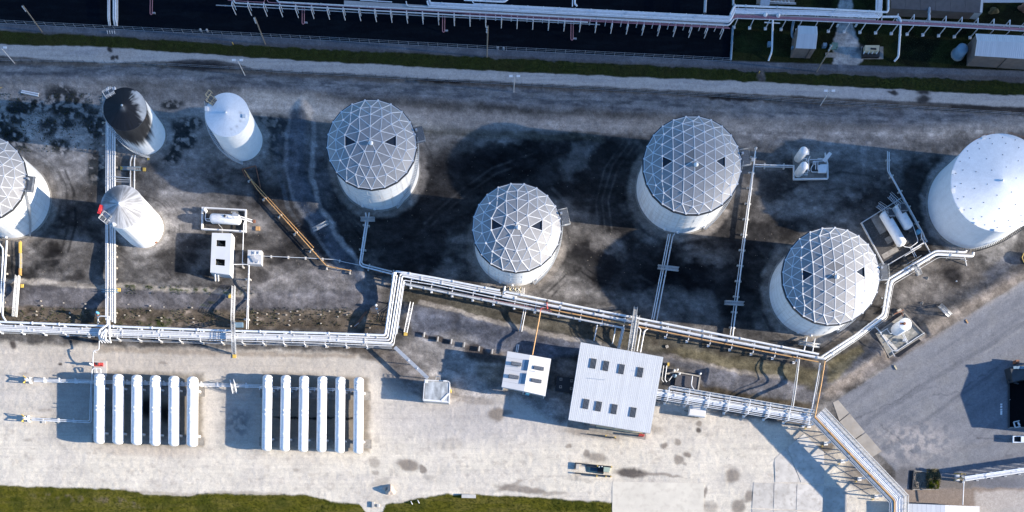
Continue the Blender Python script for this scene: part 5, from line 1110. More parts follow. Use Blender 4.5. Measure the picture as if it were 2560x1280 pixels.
for v in (.3, .5, .7):
    for u in (.03, .97): p = RP(u, v, 0); m = MB(); m.box((p.x, p.y, -.1), .24, .24, ZR-.2); m.build('column', steel, BG)
wl = MB(); a = RP(.36,.985,0); b = RP(.93,.985,0); wl.beam((a.x, a.y, .9), (b.x, b.y, .9), .18, 1.9); wl.build('low_wall', wall_c, BG)
wl = MB(); wl.beam((*RP(.02,.04,0)[:2], ZR/2), (*RP(.98,.04,0)[:2], ZR/2), .15, ZR-.6); wl.build('back_wall', wall_g, BG)
fl = MB(); fl.prism([tuple(RP(u, v, 0)[:2]) for u, v in ((.01,.02),(.99,.02),(.99,1.05),(.01,1.05))], -.2, .10); fl.build('floor_slab', concrete3, BG)
m = MB(); p = P(1512, 950, ZR); m.tube([(p.x, p.y, ZR), (p.x, p.y, ZR+1.6)], .05, 5); m.build('roof_aerial', steel, BG)
m = MB(); p = P(1610, 930, ZR); m.tube([(p.x, p.y, ZR), (p.x, p.y, ZR+1.2)], .04, 5); m.build('roof_aerial', steel, BG)
m = MB(); p = RP(.90, 1.0, 0); 
for k in range(3): m.box((p.x+.5*k, p.y-.3-k*.05, .1), .38, .5, 2.2)
m.build('red_cabinet', red, BG)
PB = thing('parking_rail', 'low dark rail with yellow post feet below the large shed', 'rail', G(1505, 1092, 0))
m = MB(); m.tube([G(1467,1085,.5), G(1540,1097,.5)], .10, 6); m.build('rail', darksteel, PB)
for x, y in ((1514,1090),(1537,1094)): m = MB(); m.tube([G(x,y,0), G(x,y,1.1)], .16, 8); m.build('post', yellow, PB)

# small white building with two ridge vents
SBd = thing('small_shed', 'small white shed with two blue grey ridge vents and four dark louvres', 'building', G(1315, 935, 0))
zs_ = 5.4; A0, A1, A2, A3 = (1269,878), (1377.5,897), (1363,990), (1254,967)
e4 = [P(*A0,zs_), P(*A1,zs_), P(*A2,zs_), P(*A3,zs_)]; rdg = (P(1325,887,zs_+.55), P(1310,978,zs_+.55))
for nm, quad in (('roof_left', [e4[3], rdg[1], rdg[0], e4[0]]), ('roof_right', [rdg[1], e4[2], e4[1], rdg[0]])):
    for k in range(6):
        t0, t1 = k/6, (k+1)/6-.004; a = [quad[0].lerp(quad[3], t0), quad[1].lerp(quad[2], t0), quad[1].lerp(quad[2], t1), quad[0].lerp(quad[3], t1)]
        m = MB(); m.hexa([p-Vector((0,0,.1)) for p in a], a); m.build('roof_sheet', roof_c, SBd)
for a, b in ((e4[3], e4[2]), (e4[2], e4[1]), (e4[1], e4[0]), (e4[0], e4[3])): m = MB(); m.beam(a-Vector((0,0,.45)), b-Vector((0,0,.45)), .1, .8); m.build('fascia', wall_g, SBd)
ins = [c.lerp((e4[0]+e4[2])/2, .05) for c in e4]
w = MB(); w.prism([tuple(p[:2]) for p in ins], -.1, zs_-1.8) if False else None
for p in (ins[3], ins[2], ins[3].lerp(ins[2], .5), ins[0], ins[1]): m = MB(); m.box((p.x, p.y, -.1), .25, .25, zs_-.3); m.build('column', wall_g, SBd)
m = MB(); a, b = ins[0], ins[1]; m.beam((a.x, a.y, 2.4), (b.x, b.y, 2.4), .15, 4.6); m.build('back_wall', wall_g, SBd)
m = MB(); a, b = ins[0], ins[3]; m.beam((a.x, a.y, 2.4), (b.x, b.y, 2.4), .15, 4.6); m.build('side_wall', wall_g, SBd)
m = MB(); m.prism([tuple(p[:2]) for p in ins], -.2, .12); m.build('floor_slab', concrete3, SBd)
rz = math.atan2((e4[1]-e4[0]).y, (e4[1]-e4[0]).x)
for x, y in ((1290.5,910),(1347,920.5),(1284,942),(1341,952)):
    c = P(x, y, zs_+.45); m = MB(); m.box((c.x, c.y, zs_+.30), 2.75, .95, .35, rz); vo = m.build('vent_frame', darksteel, SBd)
    for k in range(10): t = (k-4.5)*.26; s_ = MB(); s_.box((c.x+t*math.cos(rz), c.y+t*math.sin(rz), zs_+.65), .09, .85, .05, rz); s_.build('louvre', steel, vo)
for x, y in ((1315,913),(1308.5,946.5)):
    c = P(x, y, zs_+.5); m = MB(); ca, sa = math.cos(rz), math.sin(rz); hw, hl = .85, 1.45
    def Lc(u, v, z): return (c.x+u*ca-v*sa, c.y+u*sa+v*ca, z)
    m.add([Lc(-hw,-hl,zs_+.3), Lc(hw*.75,-hl,zs_+.95), Lc(hw*.75,hl,zs_+.95), Lc(-hw,hl,zs_+.3), Lc(-hw,-hl,zs_), Lc(hw*.75,-hl,zs_), Lc(hw*.75,hl,zs_), Lc(-hw,hl,zs_)], [(0,1,2,3),(4,5,1,0),(5,6,2,1),(6,7,3,2),(7,4,0,3)]); m.build('ridge_vent', bluegrey, SBd)
for x, y in ((1300,917.5),(1342,929)): p = P(x, y, zs_+.5); m = MB(); m.tube([p, p+Vector((0,0,.7))], .07, 6); m.build('roof_stub', white, SBd)
m = MB(); m.box(P(1318, 985, 1.5), 1.2, .8, 1.4, rz); m.build('blue_bin', blue, SBd)

# dark base with four holding-down blocks between the sheds
m = MB(); m.prism([tuple(G(x, y)[:2]) for x, y in ((1392,941),(1442,947),(1436,985),(1388,978))], -.1, .5); TB = thing('dark_plinth', 'dark square plinth with four pale blocks between the two sheds', 'plinth', G(1415, 962, 0)); m.build('slab', black, TB)
for x, y in ((1402,949),(1429,953),(1401,968),(1428,972)):
    m = MB(); m.box(G(x, y, .5), .75, .75, .12); b_ = m.build('block', concrete3, TB)
    m = MB(); m.box(G(x, y, .62), .35, .35, .03); m.build('socket', black, b_)

# flat roofed box with walkway
KB = thing('flat_roof_building', 'small square concrete building with a stained flat roof and clipped corners', 'building', G(1090, 978, 0))
zk = 3.6; kp = [(1062,949),(1066,950),(1120,953),(1124.5,957),(1122,1006),(1058,1001)]
m = MB(); m.prism([tuple(P(x, y, zk)[:2]) for x, y in kp], -.1, zk-.12); m.build('wall', concrete2, KB)
na_ = 26; vv = []; cc_ = []; fa_ = []
for i in range(na_):
    for j in range(na_):
        u, v = i/(na_-1), j/(na_-1); p = P(1063+59*u-1.5*v, 952+3.5*u+49*v, zk+.02); vv.append(tuple(p)); n_ = float(fbm(np.array([u*9.]), np.array([v*2.2]), 301)[0]); n2 = float(fbm(np.array([u*4.]), np.array([v*4.]), 302)[0]); k = .20+.40*max(0, min(1, (n_*.6+n2*.4-.3)*2)); cc_.append((k*.95, k, k*1.02))
for i in range(na_-1):
    for j in range(na_-1): fa_.append((i*na_+j, i*na_+j+1, i*na_+na_+j+1, i*na_+na_+j))
vcol_mesh('roof', vv, fa_, np.array(cc_), stain_m, KB)
m = MB()
for a, b in zip(kp, kp[1:]+kp[:1]): m.beam(P(*a,zk), P(*b,zk), .2, .25)
m.build('parapet', white, KB)
m = MB(); m.beam(P(1060,999,zk+.05), P(1119,1004,zk+.05), .35, .1); m.build('roof_trim', white, KB)
m = MB(); m.beam(P(1104,1002,zk+.1), P(1122,984,zk+.1), .5, .1); m.build('roof_trim', white, KB)
m = MB(); m.box(P(1066,954,zk), .8, .8, .3); m.build('roof_hatch', white, KB); m = MB(); m.box(P(1112,953,zk), .8, .3, .5); m.build('roof_vent', white, KB)
m = MB(); railing(m, [P(1090,950,zk), P(1091,942,zk), P(1100,943,zk), P(1101,951,zk)], post=.6, r=.05); m.build('ladder_cage', steel, KB)
m = MB(); m.box(G(1128, 980, .3), .3, .8, 1.6); m.build('wall_box', yellow, KB)
CT = thing('cable_tray', 'grey covered cable tray slanting from the rack corner to the small square building', 'cable tray', P(1025, 905, 0))
m = MB(); m.beam(P(987,868,2.6), P(1070,946,2.6), .95, .18); m.build('tray', steel, CT)
for t in (.05, .5, .95): x, y = 987+83*t, 868+78*t; p = P(x, y, 2.5); m = MB(); m.box((p.x, p.y, -.1), .2, .2, 2.6); m.build('post', steel, CT)
for t in (.42, .68): p = P(987+83*t, 868+78*t, 2.7); m = MB(); m.lathe(p, [(.15,0),(.15,.2),(0,.25)], 6); m.build('tray_lamp', white, CT)

# roofless white building with two hatches
WB = thing('flat_roof_building', 'pale flat roofed shed with two open dark hatches beside the diked tank', 'building', G(553, 636, 0))
zw = 3.4; wp = [(530,582),(578.5,583.5),(574.5,687),(525.6,680.5)]
hs = [(540.5,599.5,563,615), (538.5,648,561.5,663)]
def WP(u, v, z=zw): a = P(*wp[0],z).lerp(P(*wp[1],z), u); b = P(*wp[3],z).lerp(P(*wp[2],z), u); return a.lerp(b, v)
us = [0, .25, .72, 1]; vs_ = [0, .175, .33, .645, .80, 1]
for i in range(3):
    for j in range(5):
        if i == 1 and j in (1, 3): continue
        m = MB(); a = [WP(us[i], vs_[j+1]), WP(us[i+1], vs_[j+1]), WP(us[i+1], vs_[j]), WP(us[i], vs_[j])]; m.hexa([p-Vector((0,0,.15)) for p in a], a); m.build('roof_sheet', roof_w, WB)
for a, b in ((0,1),(1,2),(2,3),(3,0)): p, q = P(*wp[a],0), P(*wp[b],0); k = (H-zw)/H; pa = P(*wp[a],zw); pb = P(*wp[b],zw); m = MB(); m.beam((pa.x, pa.y, zw/2-.15), (pb.x, pb.y, zw/2-.15), .15, zw-.12); m.build('wall', wall_g if a != 1 else white, WB)
m = MB()
for v in (.1, .35, .6, .95): p = WP(1.06, v, 2.0); m.box((p.x, p.y, 0), .14, .14, 2.6)
a, b = WP(1.06, .1, 2.4), WP(1.06, .97, 2.4); m.beam(a, b, .12, .12); m.build('frame', wall_c, WB)
for j, (x, y) in enumerate(((552,607),(550,656))): p = P(x-5, y+3, .6); m = MB(); m.lathe((p.x, p.y, .1), [(.6,0),(.6,1.2),(.3,1.5),(0,1.6)], 10); m.tube([(p.x, p.y, 1.3), (p.x+1.3, p.y-.4, 1.0)], .15, 6); m.build('pump', concrete if j == 0 else wall_c, WB)
m = MB(); m.prism([tuple(WP(u, v, 0)[:2]) for u, v in ((.02,.02),(.98,.02),(.98,.98),(.02,.98))], -.1, .08); m.build('floor_slab', darkcon, WB)
for x in (537.5, 545): m = MB(); m.tube([P(x,684,2.4), P(x+1,702,.3)], .22, 8); m.build('down_pipe', white, WB)
# utility box
UB = thing('equipment_box', 'grey flat topped box with two round fans beside the pale shed', 'equipment', G(637, 645, 0))
m = MB(); m.prism([tuple(P(x, y, 2.0)[:2]) for x, y in ((619.5,624.5),(654,626),(653,661),(618.5,659.5))], -.1, 2.0); m.build('body', dullp, UB)
for x in (635.5, 646): m = MB(); m.box(P(x,632,2.0), 1.0, 1.0, .1); fo = m.build('fan_frame', white, UB); m = MB(); m.lathe(P(x,632,2.1), [(.4,0),(.4,.06),(0,.08)], 12); m.build('fan', steel, fo)
m = MB(); m.box(P(634,648,2.0), .9, 1.6, .25, .5); m.box(P(640,652,2.0), 1.4, .8, .2, -.4); m.box(P(630,643,2.0), .7, .7, .3); m.build('top_plate', steel, UB)
m = MB(); m.box(G(645, 572, .0), 1.1, 1.1, .35); single(m, 'timber_crate', orange, 'small square orange crate right of the diked horizontal tank', 'crate', G(645, 572, 0))
m = MB(); m.box(P(599, 814, .9), 2.2, 1.3, .9); single(m, 'grey_cabinet', bluegrey, 'blue grey cabinet standing just above the left pipe rack', 'cabinet', G(599, 814, 0))

# diked pads with tanks
def dike(label, pts, hw, tw, mat, fluid, name='diked_tank_pad'):
    c = Vector(pts[0])+Vector(pts[2]); root = thing(name, label, 'containment', G(c.x/2, c.y/2, 0)); n = len(pts)
    for i in range(n):
        a = P(*pts[i], hw); b = P(*pts[(i+1) % n], hw); d = (b-a).normalized(); m = MB(); m.beam((a.x-d.x*tw/2, a.y-d.y*tw/2, hw/2-.1), (b.x-d.x*(-tw/2)-d.x*tw, b.y-d.y*(-tw/2)-d.y*tw, hw/2-.1), tw, hw+.2); m.build('dike_wall', mat, root)
    m = MB(); m.prism([tuple(P(*p, hw)[:2]) for p in pts], -.1, .08); m.build('floor', fluid, root); return root
D1 = dike('white walled dike holding one small horizontal tank above the pale shed', [(505.5,518.5),(614,524.5),(612.5,578),(504.5,571.5)], .9, .35, white, darkcon)
vessel(D1, P(525,546,1.9), P(603,550,1.9), 1.35, bullet_m, 20, 'tank'); 
for x in (540, 588): m = MB(); p = P(x, 547, 0); m.box((p.x, p.y, 0), .5, 2.2, .9); m.build('saddle', concrete3, D1)
m = MB(); p = P(562,540,3.2); m.lathe(p, [(.35,-.1),(.35,.15),(0,.2)], 10); m.build('manway', darksteel, D1)
pipe(D1, [(515,527,2.0),(513,545,1.2),(515,552,1.2),(527,553,1.2)], 1.2, .12, whitep); pipe(D1, [(514,547,1.2),(526,547,1.2)], 1.2, .09, whitep); pipe(D1, [(544,556,1.6),(548,563,1.4),(555.5,570,1.2),(555.5,583,1.5)], 1.2, .07, dullp)
m = MB(); m.lathe(P(515, 528, .3), [(.45,0),(.45,1.6),(0,1.9)], 10); m.build('pump', white, D1)
m = MB(); m.box(P(588,540,3.0), 1.8, 1.6, .08, -.3); mo = m.build('tank_platform', steel, D1); rl = MB(); p = P(588,540,3.1); railing(rl, [p+Vector((-.9,-.8,0)), p+Vector((.9,-.8,0)), p+Vector((.9,.8,0)), p+Vector((-.9,.8,0))], post=.8); rl.build('handrail', dullp, mo)
m = MB(); a, b = P(602,544,2.9), P(631,553,.2)
for e in (-.35, .35): m.beam(a+Vector((0,e,0)), b+Vector((0,e,0)), .08, .18)
for k in range(9): m.beam(a.lerp(b,k/9)+Vector((0,-.35,0)), a.lerp(b,k/9)+Vector((0,.35,0)), .16, .04)
m.build('ladder_stair', white, D1); m = MB(); m.box(G(636,554,-.05), .7, .9, .2); m.build('step_block', rust, D1)

D2 = dike('tilted rectangular dike with two white horizontal tanks between two big tanks', [(2154.5,556.5),(2256,493),(2318,603),(2213,666)], .7, .22, dullp, darkcon)
vessel(D2, P(2207,530,1.9), P(2257,614,1.9), 1.35, bullet_m, 20, 'tank'); vessel(D2, P(2239,514,1.9), P(2274,572,1.9), 1.35, bullet_m, 20, 'tank')
for (x, y), (sx_, sy_) in (((2226,533),(2193,512)), ((2257,520),(2222,488))):
    m = MB(); m.box(P(x, y, 3.3), 1.7, 2.6, .1, math.radians(30)); po_ = m.build('tank_platform', darksteel, D2); rl = MB(); p = P(x, y, 3.4); railing(rl, [p+Vector((-1,-1,0)), p+Vector((1,-1,0)), p+Vector((1,1,0)), p+Vector((-1,1,0)), p+Vector((-1,-1,0))], post=.7); rl.build('handrail', steel, po_)
    a, b = P(x-5, y-3, 3.3), P(sx_, sy_, .2); m = MB(); s = Vector((.35,.55,0))
    for e in (-1, 1): m.beam(a+s*e, b+s*e, .1, .2); m.tube([a+s*e+Vector((0,0,1)), b+s*e+Vector((0,0,1))], .05, 5)
    for k in range(9): m.beam(a.lerp(b,k/9)-s, a.lerp(b,k/9)+s, .16, .04)
    m.build('stair', steel, D2)
for pts in ([(2256,612,1.2),(2262,617),(2275,619),(2296,604),(2282,562)], [(2275,620,.8),(2287,643,.6)], [(2279,618,.8),(2291,641,.6)], [(2278,625),(2310,606)], [(2262,640),(2303,616)]): pipe(D2, pts, 1.0, .10, whitep)
m = MB(); m.lathe(G(2293,582,.1), [(.7,0),(.7,1.0),(.4,1.2),(0,1.25)], 12); m.build('drum', blue, D2)
m = MB(); m.box(P(2265,605,1.0), .9, .9, .6, .5); m.box(P(2273,577,.8), 1.2, .9, .8, .5); m.build('pump', darksteel, D2)
m = MB()
for x, y, a, b in ((2196,560,2.2,5.5),(2225,632,4.8,1.4),(2222,600,1.8,1.8)): m.box(G(x, y, .08), a, b, .06, math.radians(30))
m.build('dry_sludge', concrete3, D2)

D3 = dike('stained concrete pad with a short white vertical tank and pipe frames', [(2191,834),(2262,783),(2312,836),(2224,893)], .5, .3, concrete3, pmat('stained_slab', (.22,.22,.20), .9, var=.4, scale=.5, dirt=(.42,.39,.34), dirt_amt=.8))
bx, by = 2242, 824; pc = G(bx, by, 0); R3 = 15.5*SC; h3 = 5.9
T = thing('vertical_tank', 'short white vertical tank on the stained pad beside the zigzag rack', 'tank', pc)
m = MB(); m.lathe(pc, [(R3,0),(R3,h3-.02),(R3*.98,h3+.05)], 32); m.lathe(pc, [(R3*.98,h3+.05),(R3*.5,h3+.18),(0,h3+.26)], 32, smooth=False); m.build('shell', shell7, T)
m = MB(); p = Vector((pc.x-.4, pc.y+.1, h3+.2)); m.lathe(p, [(.4,-.1),(.4,.25),(.3,.3),(0,.3)], 10); m.box((p.x-.7, p.y, p.z), .9, .4, .12); m.build('roof_hatch', rust, T)
for pts in ([(2187,816,2.4),(2201,832,2.2),(2230,876,2.0),(2241,878,2.0),(2301,838,2.0),(2311,832,2.0)], [(2192,818),(2204,834)], [(2201,832),(2220,820)], [(2218,823),(2226,835),(2231,832)], [(2256,836),(2268,858)], [(2259,834),(2270,855)], [(2229,877),(2237,891)]): pipe(D3, pts, 2.2, .08, whitep)
m = MB(); m.beam(G(2206,838,.1), G(2245,880,.1), .8, .25); m.build('trench_cover', concrete2, D3)
m = MB(); m.prism([tuple(G(x, y)[:2]) for x, y in ((2238,886),(2296,846),(2302,852),(2246,893))], .05, .12); m.build('sump', blackfluid, D3)
m = MB(); railing(m, [P(2262,858,.5), P(2268,862,.5), P(2275,856,.5)], post=.8, r=.05); m.box(G(2258,852,0), .9, .8, .9); m.build('pump', steel, D3)
m = MB(); a, b = P(2235,786,1.4), P(2258,775,1.4); m.beam(a, b, .2, .5); m.tube([G(2252,778,0), P(2258,790,1.4)], .12, 6); m.build('wooden_barrier', rust, D3)
m = MB(); m.box(G(2247, 778, 0), 1.1, .9, .6, .4); single(m, 'timber_crate', concrete, 'small reddish crate above the short vertical tank', 'crate', G(2247, 778, 0))

# vessel skid
SK = thing('vessel_skid', 'white walled skid with two white vertical vessels and a small white cabinet', 'process skid', G(2026, 425, 0))
m = MB(); m.prism([tuple(G(x, y)[:2]) for x, y in ((1981,380),(2064,380),(2068,450),(1983,452))], -.1, .18); m.build('base_slab', concrete3, SK)
for a, b in (((1984,414),(1984,448)), ((1983,448.5),(2069,447)), ((2069,447),(2068.5,408)), ((2062,383),(2068,408))): m = MB(); m.beam(P(*a,.6), P(*b,.6), .28, .7); m.build('curb', white, SK)
for i, (x0, y0, x1, y1) in enumerate(((1993,400,2007,378),(1993.5,437,2006.5,414.5))):
    c = G(x0-.5, y0, 0); hh = 6.2; m = MB(); m.lathe((c.x, c.y, .5), [(.0,-.1),(.7,0),(1.12,.4),(1.12,hh-.6),(.95,hh-.25),(.5,hh-.03),(0,hh)], 24); m.build('vessel', bullet_m, SK)
    m = MB(); railing(m, [P(x1+7,y1+2,hh-1.2), P(x1+13,y1-2,hh-1.2), P(x1+12,y1+9,hh-1.2)], post=.7); m.box(P(x1+11,y1+4,hh-1.3), 1.0, 1.1, .08); m.tube([G(x0+12,y0+3,0), P(x1+10,y1+6,hh-1.2)], .1, 6); m.build('vessel_platform', white, SK)
for pts in ([(2010,397),(2018,396),(2012,410)], [(2018,405),(2025,391,2.5)], [(2022,400),(2020,423),(2024,428)], [(2024,399),(2060,398)], [(2032,404),(2060,402)], [(2033,404),(2033,412),(2027,420),(2028,430),(2045,430)], [(2037,402),(2037,412)], [(2040,403),(2039,424)], [(2045,404),(2044,424)], [(2012,432),(2019,433),(2020,421)], [(2011,437),(2019,437)], [(2044,396),(2060,397)]): pipe(SK, pts, 1.6, .10, whitep)
m = MB(); m.beam(P(2060,404,1.4), P(2077,382,2.8), .9, .2); m.beam(P(2057,400,1.4), P(2072,382,2.8), .2, .9); m.build('sloping_duct', white, SK)
m = MB(); m.box(P(2055, 423.5, 1.6), 2.2, 2.1, .4); m.box(P(2055,424,0), 1.8, 1.7, 1.6); m.build('cabinet', white, SK)
m = MB(); m.box(P(2035,420,.2), 2.2, 2.0, .9); m.build('pump', darksteel, SK)

# sump beside the large shed
SU = thing('sump_pit', 'dark rectangular sump pit with a blue pump right of the large shed', 'pit', G(1718, 955, 0))
for nm, pts in (('pit_floor', ((1664,938),(1689,932),(1748,944),(1742,978),(1658,962))),): m = MB(); m.prism([tuple(G(x, y)[:2]) for x, y in pts], .02, .10); m.build(nm, black, SU)
m = MB(); m.prism([tuple(G(x, y)[:2]) for x, y in ((1690,934),(1747,945),(1742,973),(1686,964))], .1, .5); m.build('dark_slab', pmat('dark_slab', (.075,.07,.075), .8, var=.2, scale=2), SU)
for a, b in (((1664,936),(1690,930)), ((1690,931),(1749,942)), ((1749,942),(1744,978))): m = MB(); m.beam(G(*a,.3), G(*b,.3), .35, .7); m.build('curb', concrete, SU)
m = MB(); m.lathe(P(1686,941,.5), [(.42,0),(.42,1.3),(.2,1.5),(0,1.6)], 10); m.build('pump', bluegrey, SU)
pipe(SU, [(1731,940),(1728,964),(1735,974)], 1.2, .14, whitep); pipe(SU, [(1684,935,1.6),(1672,952,1.6)], 1.2, .1, steel)
for x in (1655, 1663): pipe(SU, [(x+4,914,2.2),(x-1,949,2.2),(x+4,955,2.0)], 2.2, .12, whitep)
for x, y in ((1684,928),(1692,926),(1697,936),(1749,936)): m = MB(); m.lathe(G(x, y, 0), [(.28,0),(.28,1.3),(0,1.5)], 8); m.build('filter_pot', white, SU)
m = MB(); m.box(G(1668, 914, 0), .5, .8, 2.0); m.build('yellow_box', yellow, SU)

TRL = thing('box_trailer', 'small white box trailer parked below the high pipe bridge', 'trailer', G(1744, 1030, 0))
ang_ = math.radians(-8); c = P(1744, 1028, 2.3); m = MB(); m.box((c.x, c.y, .55), 4.5, 2.55, 1.85, ang_); m.build('body', white, TRL)
m = MB(); m.box((c.x, c.y, 2.4), 4.3, 2.35, .06, ang_); m.build('roof', roof_c, TRL)
for e in (-1, 1):
    for f in (-.4, .5): m = MB(); p = Vector((c.x, c.y, .4))+Vector((f*math.cos(ang_)-e*1.3*math.sin(ang_)*-1*-1, f*math.sin(ang_)+e*1.25*math.cos(ang_), 0)); m.tube([p+Vector((0,-.12,0)), p+Vector((0,.12,0))], .4, 12); m.build('wheel', black, TRL)
m = MB(); m.beam((c.x-2.2, c.y+.3, .5), (c.x-3.3, c.y+.45, .45), .15, .12); m.build('drawbar', darksteel, TRL)

# loading crib with yellow posts
CR = thing('loading_crib', 'long dark framed loading bay with a green box and yellow posts on the sand', 'loading bay', G(1483, 1176, 0))
for a, b, w_ in (((1438,1158),(1530,1168),.3), ((1437,1183),(1528,1191),.35), ((1438,1158),(1437,1174),.25), ((1466,1166),(1500,1170),.15)): m = MB(); m.beam(G(*a,.35), G(*b,.35), w_, .5); m.build('kerb_beam', darksteel, CR)
m = MB(); m.prism([tuple(G(x, y)[:2]) for x, y in ((1464,1163),(1512,1168),(1508,1186),(1466,1180))], .0, .06); m.build('pit_floor', pmat('wet_blue_floor', (.03,.07,.10), .3, var=.4), CR)
m = MB(); m.prism([tuple(G(x, y)[:2]) for x, y in ((1493,1169),(1510,1171),(1509,1184),(1494,1181))], .07, .12); m.build('drain', black, CR)
m = MB(); m.prism([tuple(P(x, y, 1.2)[:2]) for x, y in ((1510,1167),(1526,1169),(1523,1180),(1509,1179))], 0, 1.2); m.build('green_box', palegreen, CR)
m = MB(); m.box(G(1444, 1166, 0), .85, 1.4, .25, -.12); m.build('beige_block', concrete2, CR)
for x, y in ((1494,1163),(1529,1165),(1492,1188),(1515,1189),(1527,1189)): m = MB(); m.tube([G(x-1,y+3,0), G(x-1,y+3,1.3)], .16, 8); m.build('yellow_post', yellow, CR)
for x, y in ((1497,1168),(1504,1167)): m = MB(); m.lathe(G(x, y, 0), [(.16,0),(.16,.9),(0,1.0)], 8); m.build('white_post', white, CR)

# sand heap, blocks, drum
def heap(px, py, rx, ry, h, mat, name, label, cat, seed):
    rg = random.Random(seed); m = MB(); n = 18; rings = 6; c = G(px, py, hgt(px, py)-.05)
    for i in range(rings+1):
        t = i/rings
        for j in range(n):
            a = 2*math.pi*j/n; k = 1+.25*math.sin(3*a+seed)+.1*rg.uniform(-1,1); m.v.append((c.x+rx*SC*(1-t)*k*math.cos(a)+.2*t, c.y+ry*SC*(1-t)*k*math.sin(a), c.z+h*(1-(1-t)**1.6)*rg.uniform(.9,1.05)))
    for i in range(rings):
        for j in range(n): m.f.append((i*n+j, i*n+(j+1) % n, i*n+n+(j+1) % n, i*n+n+j)); m.sm.append(True)
    single(m, name, mat, label, cat, c)
heap(976, 1226, 12, 13, 1.7, sandm, 'sand_heap', 'small pointed heap of sand on the pale apron near the bottom grass', 'sand heap', 3)
heap(962, 1222, 5, 6, .8, sandm, 'sand_heap', 'tiny sand heap leaning on the left of the larger one', 'sand heap', 5)
for x, y, sx, sy, sz, lab in ((1172,1241,3.9,.95,.8,'pale concrete barrier block at the edge of the bottom grass'), (933,1262,.6,1.6,.5,'narrow upright concrete block in the gap of the bottom grass'), (946,1264,.6,.8,.5,'short cream block right of the narrow one in the grass gap')):
    m = MB(); m.box(G(x, y, -.05), sx, sy, sz, -.02); single(m, 'concrete_block', concrete2, lab, 'concrete block', G(x, y, 0))
for x, y, l in ((1027,1257,'left bent pipe stub poking from the bottom grass'), (1044,1254,'right bent pipe stub poking from the bottom grass')): m = MB(); m.tube([G(x,y-4,0), G(x+2,y,.5), G(x+4,y+4,.0)], .12, 6); single(m, 'pipe_stub', dullp, l, 'pipe stub', G(x, y, 0))
for x, y, s, l in ((2318,695,.7,'small pale block on the dirt left of the dark oil stain'), (2304,758,.7,'dark boulder on the dirt bank above the paved road'), (2232,787,.5,'white stone near the zigzag rack'), (2205,745,.35,'tiny white block beside the zigzag rack'), (2391,703,.35,'white stone at the edge of the dark oil stain')):
    heap(x, y, s*6, s*6, s*.7, concrete3 if s > .4 else white, 'boulder', l, 'rock', int(x))
m = MB(); m.beam(G(2233,910,.15), G(2242,924,.15), .3, .2); single(m, 'timber_beam', wall_c, 'short yellow timber lying on the paved road', 'timber', G(2237, 917, 0)) if False else None
m = MB(); m.beam(G(2414,800,.15), G(2419,808,.15), .3, .2); single(m, 'timber_beam', orange, 'small yellow timber lying on the paved road', 'timber', G(2416, 804, 0))
m = MB(); m.beam(G(2235,914,.15), G(2241,924,.15), .35, .25); single(m, 'timber_beam', wall_c, 'short cream timber lying near the start of the paved road', 'timber', G(2238, 919, 0))
for x0, y0, x1, y1, l in ((54,232,97,241,'front long white pipe length lying on the dirt at upper left'), (56,228,98,236,'rear long white pipe length lying on the dirt at upper left')): m = MB(); m.tube([G(x0,y0,.3), G(x1,y1,.3)], .22, 8); single(m, 'loose_pipe', whitep, l, 'pipe', G(x0, y0, 0))
for x, y, l in ((85,223,'stack of short planks behind the loose white pipes'),): 
    r0 = thing('plank_stack', l, 'planks', G(x, y, 0))
    for k in range(3): m = MB(); m.beam(G(x-9,y-3+k*2.5,.12), G(x+9,y-1+k*2.5,.12), .2, .12); m.build('plank', wood, r0)
m = MB(); m.box(G(4, 217, 0), 1.6, 1.0, .5, .4); single(m, 'timber_crate', yellow, 'yellow brown crate at the left edge above the loose pipes', 'crate', G(4, 217, 0))
m = MB(); m.tube([G(505,206,.2), G(545,209,.2), G(572,207,.2)], .08, 6); single(m, 'loose_pipe', whitep, 'thin pale pipe lying on the berm above the clean white tank', 'pipe', G(535, 207, 0))
RJ = thing('rail_frame', 'rusty pair of rails lying on the dirt left of the vertical rack', 'rails', G(902, 800, 0))
for e in (-2, 2): m = MB(); m.beam(G(886+e,820,.25), G(916+e,780,.25), .18, .2); m.build('rail', rust, RJ)
pipe(RJ, [(886,816,.4),(897,807,.4)], .4, .08, dullp)
PL_ = thing('plank_crossing', 'brown timber frame beside the foot of the clean white tank', 'timber frame', G(628, 425, 0))
for a, b in (((606,425),(640,416)), ((612,428),(632,462)), ((640,416),(652,470)), ((606,425),(616,445))): m = MB(); m.beam(G(*a,.4), G(*b,.4), .2, .25); m.build('beam', rust, PL_)
SG = thing('marker_post', 'white topped marker post standing in the shade left of the vertical rack', 'marker post', G(946, 785, 0))
m = MB(); m.tube([G(946,785,0), G(946,785,2.4)], .08, 6); m.build('post', white, SG); m = MB(); m.lathe(P(940,763,2.4), [(.3,-.4),(.35,0),(.25,.3),(0,.35)], 10); m.build('cap', white, SG); m = MB(); m.box(P(942,772,1.6), .6, .4, .3); m.build('bracket', white, SG)

